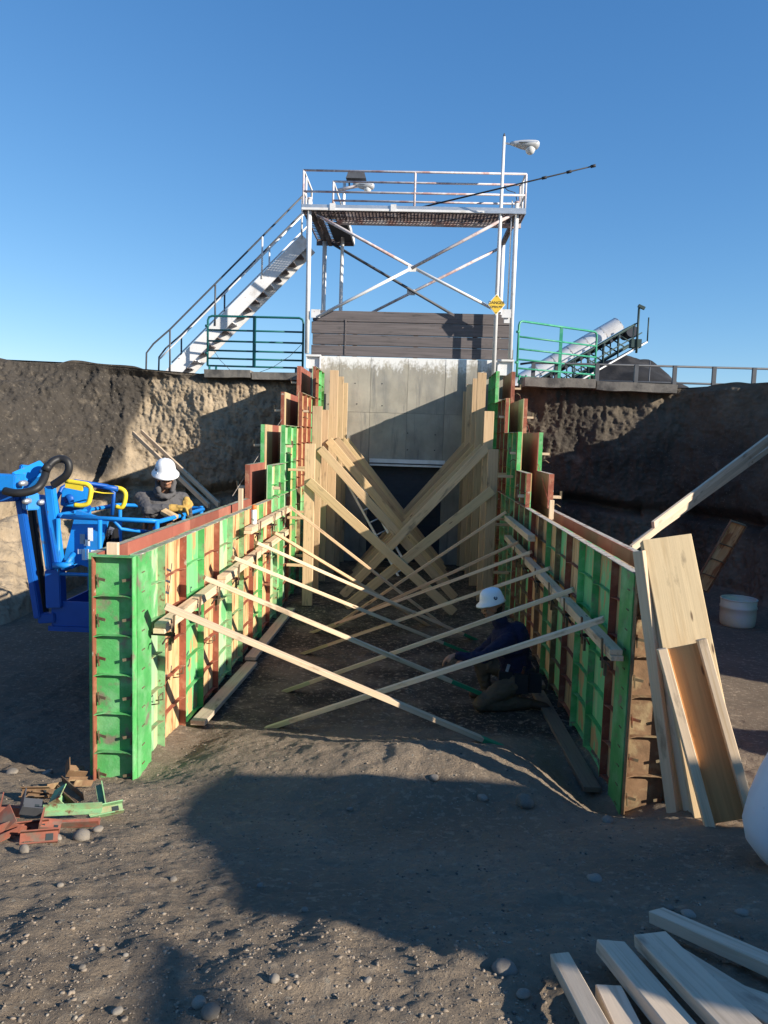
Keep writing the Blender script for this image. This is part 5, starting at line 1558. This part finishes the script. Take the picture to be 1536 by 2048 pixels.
for k, (dx, dy) in enumerate(((-.16, -.16), (.0, -.215), (.15, -.17))):
    q = hp2 + V((dx, dy, .06))
    MB().bar(q, q - V((0, .02, .20)), .14, .07, (0, 1, 0)).build('tool_pouch', M['blackcloth'], w2)
    MB().bar(q + V((.01, -.02, .01)), q + V((.03, -.025, .09)), .03, .012, (0, 1, 0)).build('tool_handle', M['decalgrey'] if k == 0 else M['iron'], w2)

# ------------------------------------------------------------------ loose things round the cut
# boxed boards leaning on the end of the shaded wall
bb = empty('plywood_box_beam', (2.0, 5.1, .42))
tag(bb, 'tall pale plywood box form leaning against the end of the shaded wall', 'box form')
bot = P(1441, 1632, 4.82); top = P(1333, 1074, 5.36)
dB = (top - bot).normalized()
upB = V((-.10, -1, 0)); upB = (upB - dB * upB.dot(dB)).normalized(); sdB = dB.cross(upB).normalized()
lumber('plywood_face', bot, top, .335, .02, M['plywood'], up=upB, parent=bb)
for k in (-1, 1):
    lumber('side_rail', bot + sdB * .145 * k - upB * .058, top + sdB * .145 * k - upB * .058, .042, .09, M['wood'], up=upB, parent=bb)
lumber('back_board', bot - upB * .118, top - upB * .118, .33, .02, M['plywood'], up=upB, parent=bb)
tr = empty('plywood_trough', (2.1, 4.85, .45))
tag(tr, 'shorter orange-brown plywood trough with two rails leaning on the pale box form', 'box form')
bot = P(1458, 1642, 4.64); top = P(1362, 1292, 4.92)
dT = (top - bot).normalized(); upT = V((-.12, -1, 0)); upT = (upT - dT * upT.dot(dT)).normalized(); sdT = dT.cross(upT).normalized()
lumber('plywood_face', bot, top, .20, .018, M['plyorange'], up=upT, parent=tr)
bo2 = bot - dT * .02
for k in (-1, 1):
    lumber('side_rail', bo2 + sdT * .128 * k + upT * .03, top + dT * (.02 if k > 0 else .01) + sdT * .128 * k + upT * .03, .058, .09, M['wood'], up=upT, parent=tr)
for a, c, lab in (((1348, 1638, 5.0), (1278, 1102, 5.36), 'outer pale board leaning between the box form and the shaded wall end'), ((1384, 1640, 4.94), (1298, 1150, 5.34), 'inner pale board leaning against the side of the plywood box form'),
                  ((1364, 1634, 5.06), (1289, 1120, 5.40), 'thin board half hidden among the leaning boards by the shaded wall')):
    lumber('leaning_board', P(*a), P(*c), .085, .04, M['wood'], up=(-.8, -.6, 0), label=lab, cat='board', group='boards leaning at the shaded wall end')
# kickers running up to the banks
for a, c, lab in (((1262, 1098, 9.3), (1560, 866, 12.6), 'lower long board sloping up from the shaded wall to the dark bank'), ((1306, 1050, 9.6), (1560, 858, 12.5), 'upper long board sloping up over the dark bank'),
                  ((1268, 1090, 9.5), (1552, 888, 12.7), 'underside board of the long kicker on the dark bank')):
    a, c = P(*a), P(*c)
    lumber('kicker_board', a, c + (c - a) * .30, .042, .092, M['scrapwood'], label=lab, cat='board', group='long kicker boards to the dark bank')
for a, c, lab in (((266, 866, 16.2), (418, 1012, 12.6), 'outer of the two thin boards sloping down behind the grey-hooded worker'), ((283, 863, 16.2), (438, 1010, 12.5), 'inner of the two thin boards sloping down behind the grey-hooded worker')):
    lumber('kicker_board', P(*a), P(*c), .042, .09, M['wood'], label=lab, cat='board', group='thin boards on the lit bank')
# half of a plastic drum on the pit floor
c = P(1474, 1250, 12.2); c.z = gz(c.x, c.y)
hd_ = empty('plastic_drum', c); tag(hd_, 'cut-down pale yellowish plastic drum standing on the shaded pit floor', 'drum')
MB().lathe([(.0, .0), (.235, .0), (.262, .03), (.27, .10), (.275, .2), (.272, .29), (.282, .30), (.282, .33), (.272, .34), (.276, .43), (.266, .435), (.258, .42), (.262, .1), (.24, .03), (.0, .025)], 32, c).build('drum_shell', M['polygreen'], hd_)
MB().lathe([(.278, .435), (.286, .445), (.278, .455), (.264, .455), (.258, .445), (.264, .435)], 32, c).build('rim', M['polygreen'], hd_)
# big white tank at the frame's edge
c = P(1598, 1722, 3.66); c.z = gz(c.x, c.y) - .02
dk = empty('plastic_tank', c); tag(dk, 'big white rounded plastic tank with dark slots at the right edge of the photo', 'tank')
ax2 = V((.26, .05, .96)).normalized()
MB().lathe([(.0, .0), (.10, .004), (.20, .03), (.275, .085), (.315, .17), (.322, .30), (.312, .44), (.290, .58), (.272, .66), (.276, .675), (.276, .70), (.262, .715), (.245, .80), (.252, .815), (.252, .845), (.238, .85), (.232, .83), (.20, .80), (.0, .795)], 40, c + V((0, 0, -.03)), ax2).build('tank_shell', M['poly'], dk)
q_ = V((0, 0, 1)).rotation_difference(ax2)
for ang in (0, 1.57, 3.62, 4.7):                            # grip openings round the shoulder
    pts = [c + V((0, 0, -.03)) + q_ @ V((.256 * math.cos(ang + t), .256 * math.sin(ang + t), .757)) for t in np.linspace(-.22, .22, 8)]
    MB().tube(pts, [.004, .014, .017, .018, .018, .017, .014, .004], 8).build('slot', M['slot'], dk)
MB().lathe([(.0, .02), (.05, .02), (.055, .0)], 16, c + V((0, 0, -.03)) + q_ @ V((.09, 0, .80)), ax2).build('bung', M['slot'], dk)
# a rust-framed form panel leaning in the shade below the dark bank
lpn = empty('leaning_form_panel', P(1400, 1165, 12.9)); lpn.location.z = .45
tag(lpn, 'tan form panel leaning in the shade against the foot of the dark bank', 'form panel')
sh_, ra_, en_, cb_ = panel_meshes(.26, 1.35)
p = inst('form_sheet', sh_, M['ply_tan'], lpn); 
lpn.rotation_euler = Matrix(((.956, .0, .29), (0, 1, 0), (-.29, 0, .956))).to_euler()
p.rotation_euler = (math.radians(-20), 0, math.pi)
for x in (-.13, .13): inst('side_rail', ra_, M['frame_brown'], p, (x, 0, 0))
for z in (.004, 1.346): inst('end_rail', en_, M['frame_brown'], p, (0, 0, z))
for z in (.305, .61, .915): inst('crossbar', cb_, M['frame_brown'], p, (0, 0, z))

# scrap lumber in the right foreground
def ground_board(a, c, w_, t, lift, lab, tilt=.0, m='scrapwood', lift2=None):
    p0, p1 = G(*a), G(*c)
    lift += .022
    p0 = V((p0.x, p0.y, gz(p0.x, p0.y) + lift)); p1 = V((p1.x, p1.y, gz(p1.x, p1.y) + (lift if lift2 is None else lift2)))
    return lumber('scrap_board', p0, p1, w_, t, M[m], up=(tilt, 0, 1), label=lab, cat='board', group='scrap boards in the foreground')
ground_board((1310, 1858), (1700, 2040), .082, .045, .035, 'short thick scrap board lying apart above the heap of scrap', .10)
ground_board((1292, 1912), (1640, 2150), .10, .042, .03, 'lit flat scrap board under the others at the front')
ground_board((1296, 1938), (1560, 2230), .115, .042, .085, 'grey scrap board on top of the heap with a pointed corner', -.05)
ground_board((1218, 1932), (1470, 2260), .10, .044, .045, 'scrap board with a split jagged end beside the topmost one', .12)
ground_board((1118, 1952), (1260, 2230), .062, .042, .03, 'narrow scrap board lying alone left of the heap', -.1)
ground_board((1215, 2005), (1330, 2250), .08, .04, .012, 'scrap board half hidden beneath the split one', 0)
ground_board((1420, 2000), (1760, 2120), .08, .035, .015, 'thin grey scrap board at the far side of the heap', 0)

# rusty form clips and angles thrown in a heap at the left
def clip(px, py, kind, m, rz, lab, s=1.0, tilt=(0, 0), lift=.01):
    s *= .8
    q = G(px, py)
    e = empty('form_clip', (q.x, q.y, gz(q.x, q.y) + lift))
    tag(e, lab, 'form clip', 'steel form clips in the heap')
    b = MB(); t = .006
    if kind == 'angle':
        l = .17 * s
        b.box((-l, -.025, 0), (l, .025, t)); b2 = MB().box((-l, -.025, t + .0005), (l, -.025 + t, .05))
    elif kind == 'channel':
        l = .12 * s
        b.box((-l, -.032, 0), (l, .032, t)); b2 = MB().box((-l, -.032, t + .0005), (l, -.032 + t, .045)).box((-l, .032 - t, t + .0005), (l, .032, .045))
    elif kind == 'long':
        l = .21 * s
        b.box((-l, -.022, 0), (l, .022, t)); b2 = MB().box((-l, .022 - t, t + .0005), (l, .022, .045))
    else:
        l = .09 * s
        b.box((-l, -.055, 0), (l, .055, t)); b2 = MB().box((-l, -.055, t + .0005), (-l + t, .055, .09)).box((-l + t + .0005, -.055, t + .0005), (l, -.055 + t, .07))
    for o in (b.build('plate', m, e, False), b2.build('flange', m, e, False)):
        pass
    if kind in ('channel', 'box'):
        h = MB().box((l * .35, -.016, t + .0002), (l * .75, .016, t + .0025)).build('slot', M['slot'], e, False)
    e.rotation_euler = (tilt[0], tilt[1], rz)
M['clip_red'] = mat('scuffed_red_clip', (0.25, 0.085, 0.055), 0.8, var=0.3, scale=14, col2=(0.16, 0.12, 0.09), s2=9, lo=0.5, hi=0.62, rnd=0.2)
R_d, G_d, P_d, W_d = M['clip_red'], M['frame_pale'], M['frame_pale'], M['frame_brown']
heapdef = [
    (150, 1556, 'box', W_d, .6, 'pale rusty bent clip standing at the foot of the green end panel', 1.0, (.5, .3), .05),
    (120, 1585, 'angle', W_d, 1.0, 'brown angle clip lying behind the long channels of the heap', .9, (.3, .2), .04),
    (158, 1578, 'channel', W_d, 1.2, 'brown channel clip leaning next to the green end panel', .9, (.2, .4), .03),
    (72, 1602, 'channel', W_d, .15, 'tan channel clip with a bolt hole at the back of the heap', .9, (.9, 0), .05),
    (95, 1600, 'angle', W_d, .1, 'dull brown angle clip crossing behind the green shard', .7, (.7, .1), .05),
    (140, 1603, 'long', W_d, -.75, 'long dark channel pointing down through the heap', 1.0, (.1, 0), .06),
    (132, 1618, 'long', W_d, -.75, 'second long dark channel beside the first in the heap', 1.0, (.1, 0), .03),
    (113, 1618, 'box', G_d, .5, 'worn green clip standing in the middle of the heap', .6, (.5, .9), .05),
    (62, 1638, 'box', M['grey_rail'], .5, 'dark bare steel plate lying on the red clips', .8, (.5, .3), .07),
    (145, 1642, 'long', P_d, .2, 'pale green bar lying across the front of the heap', .95, (.2, 0), .05),
    (148, 1655, 'angle', R_d, .22, 'long red angle clip at the front of the heap', 1.0, (.5, 0), .02),
    (100, 1668, 'box', R_d, .3, 'red-brown box clip with a bolt hole at the front', .7, (.4, .2), .03),
    (66, 1668, 'channel', R_d, .35, 'red channel clip lowest in the heap', .8, (.9, 0), .03),
    (78, 1683, 'channel', R_d, .45, 'red channel clip at the very front edge of the heap', .9, (.9, .1), .015),
    (20, 1634, 'box', R_d, .4, 'square red clip behind the one at the photo edge', .8, (.2, .2), .03),
    (18, 1668, 'box', R_d, 1.2, 'tall red-brown box clip at the left photo edge', 1.0, (.6, .6), .03),
    (4, 1680, 'channel', R_d, 1.4, 'red channel clip cut off by the left photo edge', .8, (.4, .2), .02),
    (212, 1632, 'channel', P_d, .55, 'pale green clip with a square slot lying apart from the heap', 1.0, (.75, .0), .03),
    (203, 1612, 'long', P_d, -1.0, 'small grey-green bar propped on the separate pale green clip', .55, (.2, .6), .05),
]
for h in heapdef: clip(*h)

# stones one can pick out
def stone(px, py, rpx, lab, flat=.7, seed=0, m='stone'):
    q = G(px, py)
    s = rpx * q.y / 1500
    bm = bmesh.new(); bmesh.ops.create_icosphere(bm, subdivisions=3, radius=1.0)
    co = np.array([v.co[:] for v in bm.verts])
    d = 1 + .16 * vnoise(co[:, 0] * 1.2, co[:, 1] * 1.2, co[:, 2] * 1.2, seed) + .05 * vnoise(co[:, 0] * 3.1, co[:, 1] * 3.1, co[:, 2] * 3.1, seed + 5)
    rs = np.random.RandomState(seed)
    st = np.array([1.0 + .25 * rs.rand(), .85 + .2 * rs.rand(), flat])
    for v, k in zip(bm.verts, d): v.co = V(np.array(v.co) * k * st)
    for f_ in bm.faces: f_.smooth = True
    me = bpy.data.meshes.new('stone'); bm.to_mesh(me); bm.free()
    o = link('stone', me, M[m]); o.scale = (s, s, s); o.rotation_euler = (0, 0, rs.rand() * 6)
    o.location = (q.x, q.y, gz(q.x, q.y) + s * flat * .45)
    tag(o, lab, 'stone', 'stones lying on the dirt')
stones = [
    (1051, 1614, 17, 'round pale stone on the lit ridge in front of the shaded wall', .95), (868, 1560, 9, 'small stone on the middle of the lit ridge', .8),
    (965, 1600, 11, 'flat stone half buried on the lit ridge left of the round one', .6), (1215, 1645, 14, 'clod-like stone at the tail of the lit ridge', .6),
    (548, 1968, 12, 'yellowish oval stone in the sunny foreground, centre left', .75), (398, 2016, 16, 'grey cobble beside the foreground blob of shade', .75),
    (420, 2040, 20, 'reddish cobble at the bottom edge next to the grey one', .8), (1008, 1944, 26, 'large dark flat stone in shade left of the scrap boards', .55),
    (1046, 1996, 15, 'dark stone below the large flat one', .6), (95, 1548, 10, 'pale flat stone on the sunny dirt near the photo edge', .5),
    (24, 1546, 13, 'broad flat stone at the left photo edge', .4), (48, 1706, 11, 'dark upright stone below the heap of clips', 1.0),
    (164, 1678, 17, 'grey angular stone in front of the heap of clips', .8), (116, 1680, 9, 'yellow-brown pebble stone touching the red clips', .8),
    (196, 1662, 11, 'dark low stone right of the heap of clips', .5), (1190, 1762, 16, 'dark stone alone in the broad shade', .5),
    (1376, 1832, 14, 'half-buried stone in shade above the lone scrap board', .5), (1340, 1820, 9, 'small dark stone left of the half-buried one', .6),
    (1484, 1832, 12, 'dark stone in shade near the right photo edge', .5), (204, 1902, 7, 'white chip in the sunny foreground left of the blob of shade', .8),
    (250, 1914, 6, 'small pale chip above the blob of shade', .8), (165, 1940, 8, 'tan pebble in the sunny foreground near the left', .7),
    (346, 1764, 8, 'pebble at the tip of the broad shade', .7), (520, 1775, 8, 'pebble lit just outside the broad shade', .7),
    (610, 1825, 7, 'white pebble beneath the edge of the broad shade', .8), (235, 2030, 12, 'half-buried stone at the bottom edge, left', .6),
    (120, 1775, 7, 'small stone on the sunny dirt below the heap', .7), (735, 1965, 9, 'dark pebble in the faint shade at the bottom centre', .6),
    (1262, 1970, 12, 'stone tucked beside the split scrap board', .6), (700, 1620, 6, 'tiny pebble in the middle of the shade', .7),
]
for k, (a, b2, r, lab, fl_) in enumerate(stones): stone(a, b2, r, lab, fl_, 100 + k)

# ------------------------------------------------------------------ unseen stand-in, added and shaped to cast the broad foreground shade
ct = empty('shade_block', (7.3, .85, 1.2))
tag(ct, 'unseen grey block with a sloping roof, added to cast the broad foreground shade', 'shadow_caster')
cx0, cx1, cy0, cy1, cz0, czn, czf = 6.1, 8.5, -.75, 1.45, 1.28, 4.08, 3.72
def prism(x0, x1, y0, y1, z0, zn, zf):
    vs = [(x0, y0, z0), (x1, y0, z0), (x1, y1, z0), (x0, y1, z0), (x0, y0, zn), (x1, y0, zn), (x1, y1, zf), (x0, y1, zf)]
    return MB().add(vs, [(0, 3, 2, 1), (4, 5, 6, 7), (0, 1, 5, 4), (1, 2, 6, 5), (2, 3, 7, 6), (3, 0, 4, 7)])
prism(cx0 + .05, cx1 - .05, cy0 + .05, cy1 - .05, cz0, czn - .06, czf - .06).build('wall_shell', M['block_paint'], ct)
r_ = prism(cx0, cx1, cy0, cy1, 0, czn, czf)
r_.v[0:4] = [(x, y, (czn if y == cy0 else czf) - .055) for x, y in ((cx0, cy0), (cx1, cy0), (cx1, cy1), (cx0, cy1))]
r_.build('roof', M['block_paint'], ct)
for k in range(11):
    y = cy0 + .14 + k * .18
    MB().box((cx0 + .022, y, cz0 + .1), (cx0 + .049, y + .09, czf - .2)).build('corrugation', M['block_paint'], ct)
# unseen bar on a pole, added to cast the small shade at bottom left
lm = empty('shade_bar_stand', (6.6, -1.65, 1.28))
tag(lm, 'unseen flat bar on a slim pole, added to cast the small foreground shade', 'shadow caster')
T('pole', [(6.6, -1.65, 1.26), (6.6, -1.65, 4.425)], .022, M['grey_rail'], 8, par=lm)
for a in (0, 2.1, 4.2):
    T('leg', [(6.6, -1.65, 1.9), (6.6 + .55 * math.cos(a), -1.65 + .55 * math.sin(a), 1.27)], .016, M['grey_rail'], 6, par=lm)
link('lamp_head', bevelled(MB().bar((6.6, -2.3, 4.47), (6.6, -1.45, 4.47), .05, .08).mesh('lamp_head'), .01), M['grey_rail'])  # plain bar sized for the shade it casts; it gives no light
put(bpy.data.objects['lamp_head.002'] if 'lamp_head.002' in bpy.data.objects else bpy.data.objects['lamp_head'], lm)
